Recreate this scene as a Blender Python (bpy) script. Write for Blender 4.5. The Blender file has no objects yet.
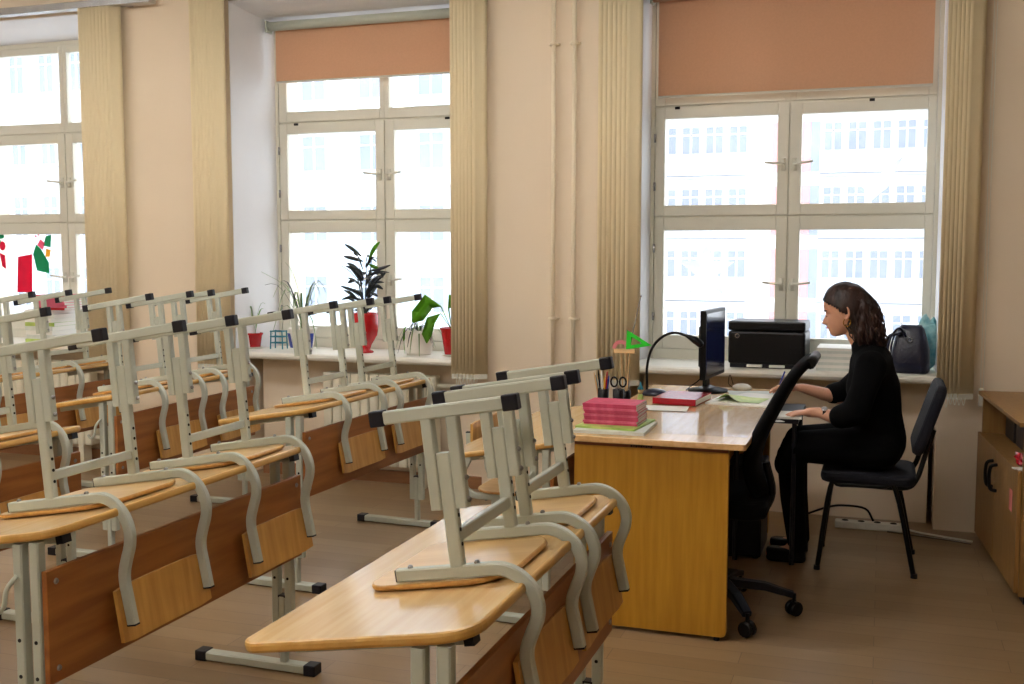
import bpy, bmesh, math, random
from mathutils import Vector, Matrix, Euler, noise
random.seed(7)
R = math.radians
sc = bpy.context.scene
COL = sc.collection

# ------------------------------------------------------------------ camera, light, exposure
cam = bpy.data.cameras.new('camera'); cam_o = bpy.data.objects.new('camera', cam); COL.objects.link(cam_o)
cam.lens = 36 * 1077 / 1024; cam.sensor_width = 36; cam.clip_end = 500; cam.clip_start = .05
cam_o.location = (0, 0, 1.45)
cam_o.rotation_euler = (R(90) - math.atan(92 / 1077), 0, R(19.05))
sc.camera = cam_o
sc.view_settings.view_transform = 'Standard'; sc.view_settings.look = 'None'
sc.view_settings.gamma = 1; sc.view_settings.use_curve_mapping = False
sc.view_settings.exposure = 0.62
SKY = 2.45
FILL_LAMP = 30.0  # strength of the added ceiling lamps
w = bpy.data.worlds.new('overcast_sky'); sc.world = w; w.use_nodes = True
bg = w.node_tree.nodes['Background']; bg.inputs[0].default_value = (.93, .96, 1, 1); bg.inputs[1].default_value = SKY
FX = (-6.31, -3.80, -1.29)          # left edges of the three window frames
WIN_W = 1.535
for i, fx in enumerate(FX):          # sampling portals in the window openings (they give no light of their own)
    l = bpy.data.lights.new('window_portal', 'AREA'); l.shape = 'RECTANGLE'; l.size = WIN_W + .1; l.size_y = 2.2
    l.cycles.is_portal = True
    o = bpy.data.objects.new('window_portal', l); COL.objects.link(o)
    o.location = (fx + WIN_W / 2, 6.48, 1.9); o.rotation_euler = (R(-90), 0, 0)

# ------------------------------------------------------------------ materials
def lin(c):
    return tuple(((v / 255) / 12.92 if v <= 10 else (((v / 255) + .055) / 1.055) ** 2.4) for v in c)
def nn(nt, t, **kw):
    n = nt.nodes.new(t)
    for k, v in kw.items(): setattr(n, k, v)
    return n
def mat(name, rgb, rough=.5, metal=0, var=.06, scale=12, bump=0, bscale=60, coat=0, stretch=None, rgb2=None, spec=None, trans=0):
    m = bpy.data.materials.new(name); m.use_nodes = True; nt = m.node_tree; b = nt.nodes['Principled BSDF']
    c1 = lin(rgb); c2 = lin(rgb2) if rgb2 else tuple(v * (1 - var * 2) for v in c1)
    tc = nn(nt, 'ShaderNodeTexCoord'); mp = nn(nt, 'ShaderNodeMapping'); nz = nn(nt, 'ShaderNodeTexNoise'); cr = nn(nt, 'ShaderNodeValToRGB')
    if stretch: mp.inputs['Scale'].default_value = stretch
    nz.inputs['Scale'].default_value = scale; nz.inputs['Detail'].default_value = 5
    cr.color_ramp.elements[0].color = (*c2, 1); cr.color_ramp.elements[1].color = (*c1, 1)
    cr.color_ramp.elements[0].position = .35; cr.color_ramp.elements[1].position = .65
    L = nt.links.new
    L(tc.outputs['Object'], mp.inputs[0]); L(mp.outputs[0], nz.inputs['Vector']); L(nz.outputs[0], cr.inputs[0]); L(cr.outputs[0], b.inputs['Base Color'])
    b.inputs['Roughness'].default_value = rough; b.inputs['Metallic'].default_value = metal
    b.inputs['Coat Weight'].default_value = coat; b.inputs['Coat Roughness'].default_value = .15
    if spec is not None: b.inputs['Specular IOR Level'].default_value = spec
    if bump:
        n2 = nn(nt, 'ShaderNodeTexNoise'); n2.inputs['Scale'].default_value = bscale; bp = nn(nt, 'ShaderNodeBump')
        bp.inputs['Strength'].default_value = bump; bp.inputs['Distance'].default_value = .01
        L(mp.outputs[0], n2.inputs['Vector']); L(n2.outputs[0], bp.inputs['Height']); L(bp.outputs[0], b.inputs['Normal'])
    if trans:
        tr = nn(nt, 'ShaderNodeBsdfTranslucent'); mx = nn(nt, 'ShaderNodeMixShader'); mx.inputs[0].default_value = trans
        L(cr.outputs[0], tr.inputs[0]); L(b.outputs[0], mx.inputs[1]); L(tr.outputs[0], mx.inputs[2])
        L(mx.outputs[0], nt.nodes['Material Output'].inputs[0])
    return m
def glassmat(name, tint=(.97, .985, 1), refl=.06, haze=.05):
    m = bpy.data.materials.new(name); m.use_nodes = True; nt = m.node_tree; nt.nodes.remove(nt.nodes['Principled BSDF'])
    t = nn(nt, 'ShaderNodeBsdfTransparent'); t.inputs[0].default_value = (*tint, 1)
    g = nn(nt, 'ShaderNodeBsdfGlossy'); g.inputs['Roughness'].default_value = .02
    d = nn(nt, 'ShaderNodeBsdfTranslucent'); d.inputs[0].default_value = (.95, .97, 1, 1)
    nz = nn(nt, 'ShaderNodeTexNoise'); nz.inputs['Scale'].default_value = 3; tc = nn(nt, 'ShaderNodeTexCoord')
    mr = nn(nt, 'ShaderNodeMapRange'); mr.inputs['To Min'].default_value = haze * .6; mr.inputs['To Max'].default_value = haze * 1.4
    m1 = nn(nt, 'ShaderNodeMixShader'); m2 = nn(nt, 'ShaderNodeMixShader'); m2.inputs[0].default_value = refl
    L = nt.links.new
    L(tc.outputs['Object'], nz.inputs['Vector']); L(nz.outputs[0], mr.inputs[0]); L(mr.outputs[0], m1.inputs[0])
    L(t.outputs[0], m1.inputs[1]); L(d.outputs[0], m1.inputs[2]); L(m1.outputs[0], m2.inputs[1]); L(g.outputs[0], m2.inputs[2])
    L(m2.outputs[0], nt.nodes['Material Output'].inputs[0])
    return m
def floormat():
    m = bpy.data.materials.new('linoleum_floor'); m.use_nodes = True; nt = m.node_tree; b = nt.nodes['Principled BSDF']; L = nt.links.new
    tc = nn(nt, 'ShaderNodeTexCoord'); mp = nn(nt, 'ShaderNodeMapping'); mp.inputs['Scale'].default_value = (1.2, 9, 1)
    nz = nn(nt, 'ShaderNodeTexNoise'); nz.inputs['Scale'].default_value = 3; nz.inputs['Detail'].default_value = 8; nz.inputs['Roughness'].default_value = .65
    br = nn(nt, 'ShaderNodeTexBrick'); br.inputs['Scale'].default_value = 1; br.inputs['Brick Width'].default_value = .9; br.inputs['Row Height'].default_value = .11
    br.inputs['Mortar Size'].default_value = .0015; br.inputs['Color1'].default_value = (*lin((160, 134, 100)), 1); br.inputs['Color2'].default_value = (*lin((144, 117, 82)), 1)
    br.inputs['Mortar'].default_value = (*lin((120, 95, 72)), 1)
    cr = nn(nt, 'ShaderNodeValToRGB'); cr.color_ramp.elements[0].color = (.72, .70, .68, 1); cr.color_ramp.elements[1].color = (1, 1, 1, 1)
    mx = nn(nt, 'ShaderNodeMixRGB', blend_type='MULTIPLY'); mx.inputs[0].default_value = 1
    L(tc.outputs['Object'], mp.inputs[0]); L(mp.outputs[0], nz.inputs['Vector']); L(tc.outputs['Object'], br.inputs['Vector'])
    L(nz.outputs[0], cr.inputs[0]); L(br.outputs[0], mx.inputs[1]); L(cr.outputs[0], mx.inputs[2]); L(mx.outputs[0], b.inputs['Base Color'])
    b.inputs['Roughness'].default_value = .32
    return m
def emit(name, rgb, s):
    m = bpy.data.materials.new(name); m.use_nodes = True; b = m.node_tree.nodes['Principled BSDF']
    b.inputs['Base Color'].default_value = (*rgb, 1); b.inputs['Emission Color'].default_value = (*rgb, 1); b.inputs['Emission Strength'].default_value = s
    return m
M = {}
M['floor'] = floormat()
M['wall'] = mat('peach_wall_paint', (231, 215, 192), .75, var=.015, scale=2, bump=.03)
M['white_wall'] = mat('white_reveal_paint', (226, 226, 228), .6, var=.015, scale=2)
M['ceiling'] = mat('ceiling_paint', (240, 238, 232), .8, var=.01, scale=2)
M['skirting'] = mat('brown_skirting', (150, 105, 70), .4, scale=6, stretch=(1, 12, 12))
M['frame'] = mat('cream_window_paint', (216, 214, 200), .4, var=.015, scale=5)
M['sill'] = mat('cream_sill_paint', (232, 230, 220), .3, var=.02, scale=4)
M['glass'] = glassmat('window_glass', haze=.10)
M['shade'] = mat('tan_shade_fabric', (216, 174, 142), .9, var=.02, scale=80, bump=.05, bscale=400, trans=.25)
M['slat'] = mat('beige_blind_fabric', (244, 228, 190), .8, var=.03, scale=30, stretch=(40, 40, 1), trans=.12)
M['grey_metal'] = mat('pale_grey_green_metal', (184, 190, 178), .38, var=.015, scale=8, spec=.4)
M['black_plastic'] = mat('black_plastic', (13, 15, 28), .4, var=.05, spec=.35)
M['bolt'] = mat('zinc_bolt', (150, 150, 150), .3, metal=.9, var=.02)
M['hole'] = mat('dark_hole', (20, 20, 20), .9)
M['top'] = mat('pale_beech_laminate', (228, 194, 140), .22, rgb2=(218, 180, 122), scale=3, stretch=(14, 1, 14), coat=.3)
M['top_edge'] = mat('honey_edge_varnish', (206, 162, 86), .35, rgb2=(190, 144, 66), scale=4, stretch=(6, 1, 6), coat=.3)
M['seat'] = mat('beech_plywood', (232, 196, 138), .3, rgb2=(216, 174, 110), scale=3, stretch=(1, 12, 12), coat=.2)
M['panel'] = mat('orange_brown_laminate', (164, 104, 48), .4, rgb2=(138, 82, 34), scale=3, stretch=(10, 1, 10), coat=.1)
M['backrest'] = mat('honey_plywood', (206, 156, 82), .35, rgb2=(184, 132, 62), scale=4, stretch=(10, 10, 1), coat=.2)
M['tdesk'] = mat('honey_oak_laminate', (192, 142, 42), .4, rgb2=(176, 126, 30), scale=4, stretch=(12, 12, .8))
M['ttop'] = mat('beech_desk_top', (226, 188, 134), .25, rgb2=(214, 170, 112), scale=4, stretch=(12, 1, 12), coat=.4)
M['edge'] = mat('dark_brown_strip', (120, 62, 22), .5)
M['cab'] = mat('cabinet_oak', (150, 112, 60), .45, rgb2=(134, 96, 46), scale=4, stretch=(12, 12, 1))
M['black'] = mat('black_gloss_plastic', (7, 7, 10), .38, var=.05, spec=.22)
M['black_fab'] = mat('black_fabric', (6, 6, 8), .95, var=.1, scale=60, bump=.1, bscale=200, spec=.15)
M['navy_fab'] = mat('navy_black_fabric', (11, 13, 28), .85, var=.1, scale=80, bump=.15, bscale=300)
M['navy_leather'] = mat('navy_leather', (18, 22, 48), .35, var=.1, scale=20, bump=.2, bscale=60)
M['screen'] = mat('dark_blue_screen', (24, 34, 78), .12, var=.05)
M['paper'] = mat('white_paper', (236, 236, 230), .8, var=.01)
M['paper_grey'] = mat('newsprint', (214, 220, 214), .8, var=.05, scale=30)
M['rose_cover'] = mat('rose_notebook', (226, 120, 152), .5, rgb2=(206, 84, 120), scale=40)
M['green_paper'] = mat('green_magazine', (120, 170, 60), .4, rgb2=(200, 215, 120), scale=9)
M['pink'] = mat('pink_notebook', (206, 74, 112), .5, rgb2=(180, 48, 88), scale=40)
M['red'] = mat('red_cover', (176, 24, 38), .2, var=.06)
M['redpot'] = mat('red_glazed_pot', (176, 24, 30), .2, var=.05)
M['whitepot'] = mat('white_pot', (236, 232, 222), .4, var=.02)
M['blue'] = mat('cobalt_blue', (30, 60, 160), .4)
M['teal'] = mat('teal_wire', (26, 120, 140), .4)
M['leaf_dark'] = mat('dark_leaf', (40, 52, 44), .4, rgb2=(28, 30, 44), scale=9)
M['leaf'] = mat('green_leaf', (120, 180, 44), .45, rgb2=(92, 150, 36), scale=9, trans=.5)
M['leaf_pale'] = mat('pale_green_leaf', (150, 172, 120), .5, rgb2=(110, 140, 90), scale=9, trans=.3)
M['soil'] = mat('soil', (60, 44, 34), 1)
M['radiator'] = mat('cream_radiator', (228, 224, 205), .4, var=.02)
M['pipe'] = mat('cream_pipe', (240, 228, 204), .4, var=.02)
M['skin'] = mat('skin', (214, 160, 132), .5, var=.03, scale=20)
M['lip'] = mat('lips', (168, 84, 80), .5)
M['hair'] = mat('dark_brown_hair', (56, 32, 26), .5, rgb2=(28, 15, 14), scale=30, stretch=(1, 1, .15), bump=.3, bscale=120)
M['gold'] = mat('gold', (210, 160, 60), .25, metal=.9)
M['silver'] = mat('silver', (190, 192, 196), .25, metal=.8)
M['wood_light'] = mat('light_wood', (218, 180, 130), .5, scale=6, stretch=(8, 8, 1))
M['lime'] = mat('lime_plastic', (50, 230, 60), .3, trans=.35)
M['rose'] = mat('rose_plastic', (236, 150, 160), .3, trans=.3)
M['plexi'] = glassmat('clear_plexiglass', (.985, .99, .99), .10, .02)
M['cream_plastic'] = mat('cream_plastic', (226, 226, 214), .4)
M['bagteal'] = mat('teal_plastic_bag', (176, 214, 214), .35, rgb2=(90, 160, 170), scale=16, trans=.3)
M['sticker'] = mat('white_window_paint', (245, 247, 250), .8, trans=.7)
M['st_red'] = mat('red_sticker', (226, 20, 80), .5, trans=.45)
M['st_green'] = mat('green_sticker', (20, 160, 110), .5, trans=.45)
M['st_pink'] = mat('pink_sticker', (240, 120, 150), .5, trans=.45)
M['st_yel'] = mat('yellow_sticker', (240, 190, 60), .5, trans=.45)
M['fac_white'] = mat('white_facade', (236, 236, 236), .9, var=.02, scale=.3)
M['fac_blue'] = mat('pale_blue_facade', (190, 212, 226), .9, var=.02, scale=.3)
M['fac_grey'] = mat('pale_grey_facade', (196, 204, 210), .9, var=.02, scale=.3)
M['fac_band'] = mat('grey_balcony_panel', (176, 184, 196), .9, var=.03, scale=.5)
M['fac_red'] = mat('rose_red_panel', (226, 130, 130), .9, var=.03, scale=.5)
M['fac_pane'] = mat('facade_glass', (120, 138, 166), .3, var=.1, scale=.5)
M['snow'] = mat('snowy_ground', (235, 238, 242), .9, var=.03, scale=.2)
M['fill_glow'] = emit('fill_lamp_glow', (1, .965, .92), FILL_LAMP)  # glow of the ceiling lamps added out of view
M['fill_body'] = mat('fill_lamp_housing', (235, 235, 235), .5)

# ------------------------------------------------------------------ mesh helpers
class MB:
    def __init__(s): s.v = []; s.f = []; s.mi = []
    def add(s, vs, fs, mi=0):
        n = len(s.v); s.v += [tuple(v) for v in vs]; s.f += [tuple(i + n for i in f) for f in fs]; s.mi += [mi] * len(fs); return s
    def box(s, x0, x1, y0, y1, z0, z1, m=None, mi=0):
        vs = [Vector((x, y, z)) for z in (z0, z1) for x, y in ((x0, y0), (x1, y0), (x1, y1), (x0, y1))]
        if m: vs = [m @ v for v in vs]
        return s.add(vs, [(3, 2, 1, 0), (4, 5, 6, 7), (0, 1, 5, 4), (1, 2, 6, 5), (2, 3, 7, 6), (3, 0, 4, 7)], mi)
    def prism(s, pts, z0, z1, m=None, bev=0, mi=0, side=None):
        """outline pts (x,y), counter-clockwise, extruded z0..z1; bev rounds the rim"""
        n = len(pts); rings = []
        c = Vector((sum(p[0] for p in pts) / n, sum(p[1] for p in pts) / n))
        def ins(d):
            out = []
            for i, p in enumerate(pts):
                a = Vector(pts[i - 1]); q = Vector(pts[(i + 1) % n]); p = Vector(p)
                t = (q - a); nrm = Vector((t.y, -t.x)).normalized() if t.length > 1e-9 else (p - c).normalized()
                out.append(p - nrm * d)
            return out
        lv = [(0, z0), (0, z1)] if not bev else [(bev, z0), (bev * .3, z0 + bev * .3), (0, z0 + bev), (0, z1 - bev), (bev * .3, z1 - bev * .3), (bev, z1)]
        vs = []
        for d, z in lv:
            for p in (ins(d) if d else [Vector(q) for q in pts]): vs.append(Vector((p.x, p.y, z)))
        if m: vs = [m @ v for v in vs]
        fs = [tuple(range(n - 1, -1, -1)), tuple(range((len(lv) - 1) * n, len(lv) * n))]
        for k in range(len(lv) - 1):
            for i in range(n):
                j = (i + 1) % n; fs.append((k * n + i, k * n + j, (k + 1) * n + j, (k + 1) * n + i))
        s.add(vs, fs, mi)
        if side is not None: s.mi[-(len(fs) - 2):] = [side] * (len(fs) - 2)
        return s
    def tube(s, pts, r, n=8, rect=None, up=None, caps=True, mi=0):
        pts = [Vector(p) for p in pts]; rs = r if isinstance(r, (list, tuple)) else [r] * len(pts)
        up = Vector(up) if up else None; vs = []; prev = None
        for i, p in enumerate(pts):
            t = (pts[min(i + 1, len(pts) - 1)] - pts[max(i - 1, 0)]).normalized()
            if prev is None:
                u = up if up else (Vector((0, 0, 1)) if abs(t.z) < .9 else Vector((1, 0, 0)))
            else: u = prev
            u = (u - t * u.dot(t)).normalized(); prev = u; b = t.cross(u)
            if rect:
                a, h = rect; k = rs[i]
                c = .25
                prof = [(-a / 2 * (1 - c), -h / 2), (a / 2 * (1 - c), -h / 2), (a / 2, -h / 2 * (1 - c)), (a / 2, h / 2 * (1 - c)), (a / 2 * (1 - c), h / 2), (-a / 2 * (1 - c), h / 2), (-a / 2, h / 2 * (1 - c)), (-a / 2, -h / 2 * (1 - c))]
                for q, h_ in prof: vs.append(p + b * q * k + u * h_ * k)
                n = 8
            else:
                for j in range(n):
                    a = 2 * math.pi * j / n; vs.append(p + (u * math.cos(a) + b * math.sin(a)) * rs[i])
        fs = []
        for i in range(len(pts) - 1):
            for j in range(n):
                k = (j + 1) % n; fs.append((i * n + j, i * n + k, (i + 1) * n + k, (i + 1) * n + j))
        if caps: fs += [tuple(range(n - 1, -1, -1)), tuple(range((len(pts) - 1) * n, len(pts) * n))]
        return s.add(vs, fs, mi)
    def lathe(s, prof, c=(0, 0, 0), n=24, m=None, mi=0):
        vs = []
        for r, z in prof:
            for j in range(n):
                a = 2 * math.pi * j / n; v = Vector((c[0] + r * math.cos(a), c[1] + r * math.sin(a), c[2] + z)); vs.append(m @ v if m else v)
        fs = []
        for i in range(len(prof) - 1):
            for j in range(n):
                k = (j + 1) % n; fs.append((i * n + j, i * n + k, (i + 1) * n + k, (i + 1) * n + j))
        fs += [tuple(range(n - 1, -1, -1)), tuple(range((len(prof) - 1) * n, len(prof) * n))]
        return s.add(vs, fs, mi)
    def blade(s, pts, wd, th=.0015, up=(0, 0, 1), mi=0):
        """a leaf: lens section along a path"""
        pts = [Vector(p) for p in pts]; vs = []; N = len(pts)
        for i, p in enumerate(pts):
            t = (pts[min(i + 1, N - 1)] - pts[max(i - 1, 0)]).normalized(); u = Vector(up)
            b = t.cross(u); b = b.normalized() if b.length > 1e-4 else Vector((1, 0, 0)); nn_ = b.cross(t).normalized()
            k = wd[i] if isinstance(wd, (list, tuple)) else wd * math.sin(math.pi * (i + .35) / (N - .3)) ** .7
            k = max(k, .0008)
            vs += [p - b * k, p + nn_ * th, p + b * k, p - nn_ * th]
        fs = []
        for i in range(N - 1):
            for j in range(4):
                k = (j + 1) % 4; fs.append((i * 4 + j, i * 4 + k, (i + 1) * 4 + k, (i + 1) * 4 + j))
        fs += [(3, 2, 1, 0), tuple(range(N * 4 - 4, N * 4))]
        return s.add(vs, fs, mi)
    def mesh(s, name, mats, smooth=False):
        me = bpy.data.meshes.new(name); me.from_pydata(s.v, [], s.f); me.validate()
        for m in (mats if isinstance(mats, (list, tuple)) else [mats]): me.materials.append(M[m])
        if len(me.polygons) == len(s.mi):
            for p, i in zip(me.polygons, s.mi): p.material_index = i
        if smooth:
            for p in me.polygons: p.use_smooth = len(p.vertices) == 4
        bm = bmesh.new(); bm.from_mesh(me); bmesh.ops.recalc_face_normals(bm, faces=bm.faces); bm.to_mesh(me); bm.free()
        return me
    def obj(s, name, mats, parent=None, smooth=False, bevel=0):
        o = bpy.data.objects.new(name, s.mesh(name, mats, smooth)); COL.objects.link(o)
        if parent: o.parent = parent
        if bevel:
            b = o.modifiers.new('bevel', 'BEVEL'); b.width = bevel; b.segments = 2; b.limit_method = 'ANGLE'
        return o
def tag(o, label=None, cat=None, group=None, kind=None):
    if label: o['label'] = label
    if cat: o['category'] = cat
    if group: o['group'] = group
    if kind: o['kind'] = kind
    return o
def thing(name, label, cat, loc=(0, 0, 0), rz=0, group=None, ry=0):
    o = bpy.data.objects.new(name, None); o.empty_display_size = .1; COL.objects.link(o)
    o.location = loc; o.rotation_euler = (0, ry, rz); return tag(o, label, cat, group)
def copy_tree(o, parent=None):
    c = o.copy(); COL.objects.link(c); c.parent = parent
    for ch in [x for x in o.children]: copy_tree(ch, c)
    return c
def rrect(x0, x1, y0, y1, r, n=5):
    rs = r if isinstance(r, (list, tuple)) else [r] * 4; out = []
    for (cx, cy, a0), q in zip(((x0, y0, 180), (x1, y0, 270), (x1, y1, 0), (x0, y1, 90)), rs):
        px = cx + q if cx == x0 else cx - q; py = cy + q if cy == y0 else cy - q
        for i in range(n + 1):
            a = R(a0 + 90 * i / n); out.append((px + q * math.cos(a), py + q * math.sin(a)))
    return out
def spline(pts, n=6):
    pts = [Vector(p) for p in pts]; out = []
    P = [pts[0] * 2 - pts[1]] + pts + [pts[-1] * 2 - pts[-2]]
    for i in range(1, len(P) - 2):
        a, b, c, d = P[i - 1:i + 3]
        for k in range(n):
            t = k / n
            out.append(.5 * ((2 * b) + (c - a) * t + (2 * a - 5 * b + 4 * c - d) * t * t + (3 * b - a - 3 * c + d) * t ** 3))
    out.append(pts[-1]); return out
def struct(o, label=None): return tag(o, label, None, None, 'structure')

# ------------------------------------------------------------------ room shell
X0, X1, Y0, W, ZC = -7.4, 2.9, -1.1, 5.92, 3.25
WO = 6.55
struct(MB().box(X0 - .2, X1 + .2, Y0 - .2, WO, -.1, 0).obj('floor', 'floor'), 'wood-look linoleum floor')
struct(MB().box(X0 - .2, X1 + .2, Y0 - .2, WO, ZC, ZC + .1).obj('ceiling', 'ceiling'), 'white ceiling')
struct(MB().box(X0 - .2, X0, Y0, WO, 0, ZC).obj('wall_left', 'wall'), 'peach rear wall')
struct(MB().box(X1, X1 + .2, Y0, WO, 0, ZC).obj('wall_right', 'wall'), 'peach blackboard wall')
struct(MB().box(X0, X1, Y0 - .2, Y0, 0, ZC).obj('wall_back', 'wall'), 'peach corridor wall')
FY = 6.30; ZS = .81; ZT = 2.92
mb = MB(); rv = MB(); base = MB()
edges = [X0] + [e for fx in FX for e in (fx, fx + WIN_W)] + [X1]
for i in range(0, len(edges), 2):
    a, b = edges[i], edges[i + 1]; sa = .03 if i > 0 else 0; sb = .12 if i < len(edges) - 2 else 0
    mb.prism([(a + sa, W), (b - sb, W), (b - .03 * (sb > 0), FY + .02), (b, WO), (a, WO), (a + .028 * (sa > 0), FY + .02)], 0, ZC)
    for sgn, e, s_ in ((1, a, sa), (-1, b, sb)):
        if s_:
            q = [(e + sgn * .03, FY + .01), (e + sgn * s_, W + .004), (e + sgn * (s_ - .004), W), (e + sgn * .02, FY + .01)]
            if sgn > 0: q = q[::-1]
            rv.prism(q, ZS, 2.99)
for fx in FX:
    mb.box(fx, fx + WIN_W, W, WO, 3.0, ZC); mb.box(fx, fx + WIN_W, FY + .02, WO, ZT, 3.0); mb.box(fx, fx + WIN_W, 6.05, WO, 0, ZS - .04)
    sl = [(W + .002, 2.992), (FY + .02, ZT - .005), (FY + .02, ZT + .005), (W + .002, 3.0)]
    rv.add([(x, y, z) for x in (fx - .12, fx + WIN_W + .03) for y, z in sl], [(0, 1, 2, 3), (7, 6, 5, 4), (0, 4, 5, 1), (1, 5, 6, 2), (2, 6, 7, 3), (3, 7, 4, 0)])
    if fx < -2: base.box(fx, fx + WIN_W, 6.03, 6.05, 0, .075)
wf = struct(mb.obj('wall_front', 'wall'), 'peach window wall with three deep window recesses')
struct(rv.obj('trim_1', 'white_wall'), 'white painted window reveals')
struct(base.obj('baseboard_front', 'skirting'), 'brown wooden skirting along the window wall')

# ------------------------------------------------------------------ windows
def casement(root, x0, x1, z0, z1, px0, px1, pz0, pz1, handle=0, hz=0):
    y0, y1 = FY, FY + .05
    o = MB().box(x0, px0, y0, y1, z0, z1).box(px1, x1, y0, y1, z0, z1).box(px0, px1, y0, y1, z0, pz0).box(px0, px1, y0, y1, pz1, z1).obj('casement', 'frame', root, bevel=.004)
    MB().box(px0 - .003, px1 + .003, y0 + .03, y0 + .034, pz0 - .003, pz1 + .003).obj('pane', 'glass', o)
    if handle:
        hx = x1 - .028 if handle < 0 else x0 + .028
        h = MB().box(hx - .011, hx + .011, y0 - .008, y0 + .001, hz - .035, hz + .035).tube([(hx, y0 - .002, hz), (hx, y0 - .035, hz), (hx + handle * .02, y0 - .04, hz + .003), (hx + handle * .10, y0 - .042, hz + .012)], .007)
        h.obj('handle', 'frame', o, smooth=True)
    return o
for n, fx in enumerate(FX):
    root = bpy.data.objects.new('window_%d' % (n + 1), None); COL.objects.link(root); root.location = (0, 0, 0)
    struct(root, ['left window by the book pile', 'middle window behind the potted plants', 'right window behind the teacher'][n])
    mx = fx + .765; e = fx + WIN_W - .002
    f = MB()
    f.box(fx - .03, fx - .002, FY - .004, FY + .09, ZS, ZT).box(e + .002, e + .03, FY - .004, FY + .09, ZS, ZT)
    f.box(fx, e, FY - .002, FY + .09, ZT - .03, ZT).box(fx, e, FY - .002, FY + .09, ZS - .02, .868)
    f.box(fx, e, FY + .012, FY + .09, 1.640, 1.648).box(fx, e, FY + .012, FY + .09, 2.274, 2.284).box(mx - .003, mx + .003, FY + .012, FY + .09, .87, 2.275)
    f.obj('window_frame', 'frame', root)
    for z0, z1, p0, p1, hz in ((.87, 1.64, .95, 1.563, 1.255), (1.648, 2.274, 1.71, 2.208, 1.93)):
        casement(root, fx, mx - .003, z0, z1, fx + .058, mx - .066, p0, p1, -1, hz)
        casement(root, mx + .003, e, z0, z1, mx + .066, e - .045, p0, p1, 1, hz)
    casement(root, fx, mx, 2.284, ZT - .03, fx + .058, mx - .033, 2.352, 2.84)
    casement(root, mx, e, 2.284, ZT - .03, mx + .033, e - .045, 2.352, 2.84)
    for z in (1.06, 1.46, 1.82, 2.1):
        MB().tube([(fx + .001, FY - .006, z - .025), (fx + .001, FY - .006, z + .025)], .007).obj('hinge', 'silver', root, smooth=True)
    for xx in (fx + .13, fx + 1.2):
        MB().box(xx - .014, xx + .014, FY - .01, FY, 2.262, 2.276).obj('catch', 'hole', root)
    yy = spline([(0, 6.3, 0), (0, 5.9, 0)], 1)
    s = MB(); prof = [(6.302, ZS - .045), (5.87, ZS - .045), (5.853, ZS - .036), (5.848, ZS - .022), (5.853, ZS - .008), (5.87, ZS), (6.302, ZS)]
    a, b = fx - .105, fx + WIN_W + .025
    N = len(prof); vs = [(a, p[0], p[1]) for p in prof] + [(b, p[0], p[1]) for p in prof]
    s.add(vs, [tuple(range(N)), tuple(range(2 * N - 1, N - 1, -1))] + [(i, (i + 1) % N, N + (i + 1) % N, N + i) for i in range(N)])
    s.obj('window_sill', 'sill', root)

# roller shades (tube, fabric, bottom bar)
for fx, zb, lab in ((FX[1], 2.53, 'tan roller shade lowered a third over the middle window'), (FX[2], 2.322, 'tan roller shade pulled down over the top of the right window')):
    t = thing('roller_shade', lab, 'roller shade', (fx + WIN_W / 2, 6.2, zb), 0, 'roller shades in the window recesses')
    h = WIN_W / 2 - .03
    MB().tube([(-h - .03, 0, 2.885 - zb), (h + .03, 0, 2.885 - zb)], .03, 14, up=(0, 0, 1)).obj('roller_tube', 'grey_metal' if fx < -3 else 'shade', t, smooth=True)
    for sx in (-1, 1): MB().box(sx * (h + .035) - .006, sx * (h + .035) + .006, -.035, .035, 2.845 - zb, 2.918 - zb).obj('bracket', 'grey_metal', t)
    MB().box(-h, h, .027, .0285, .0, 2.885 - zb).obj('shade_fabric', 'shade', t)
    MB().tube([(-h, .028, .004), (h, .028, .004)], .007, up=(0, 0, 1)).obj('bottom_bar', 'frame', t, smooth=True)

# vertical blinds, gathered into stacks
SL = MB()
for k, (a, b) in enumerate(((-.0445, -.022), (-.022, 0), (0, .022), (.022, .0445))): pass
sm = MB()
for i in range(5): pass
prof = [(-.0445, .000), (-.022, .004), (0, .0055), (.022, .004), (.0445, 0)]
vs = []; N = len(prof); H_ = 2.30
for z in (0, H_):
    for x, y in prof: vs.append((x, y, z))
    for x, y in reversed(prof): vs.append((x, y - .0012, z))
n2 = 2 * N
sm.add(vs, [tuple(range(n2 - 1, -1, -1)), tuple(range(n2, 2 * n2))] + [(i, (i + 1) % n2, n2 + (i + 1) % n2, n2 + i) for i in range(n2)])
slat_mesh = sm.mesh('slat', 'slat', True)
wt_mesh = MB().box(-.042, .042, -.004, .004, -.006, .022).mesh('slat_weight', 'cream_plastic')
blinds = [(FX[0], [(-4.935, -4.715, 9, 30)], 'beige vertical blind drawn aside at the left window'), (FX[1], [(-4.09, -3.94, 7, 30), (-2.345, -2.21, 7, 34)], 'beige vertical blind parted to both sides of the middle window'), (FX[2], [(-1.47, -1.31, 7, 28), (.30, .40, 6, 26)], 'beige vertical blind parted to both sides of the right window')]
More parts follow.
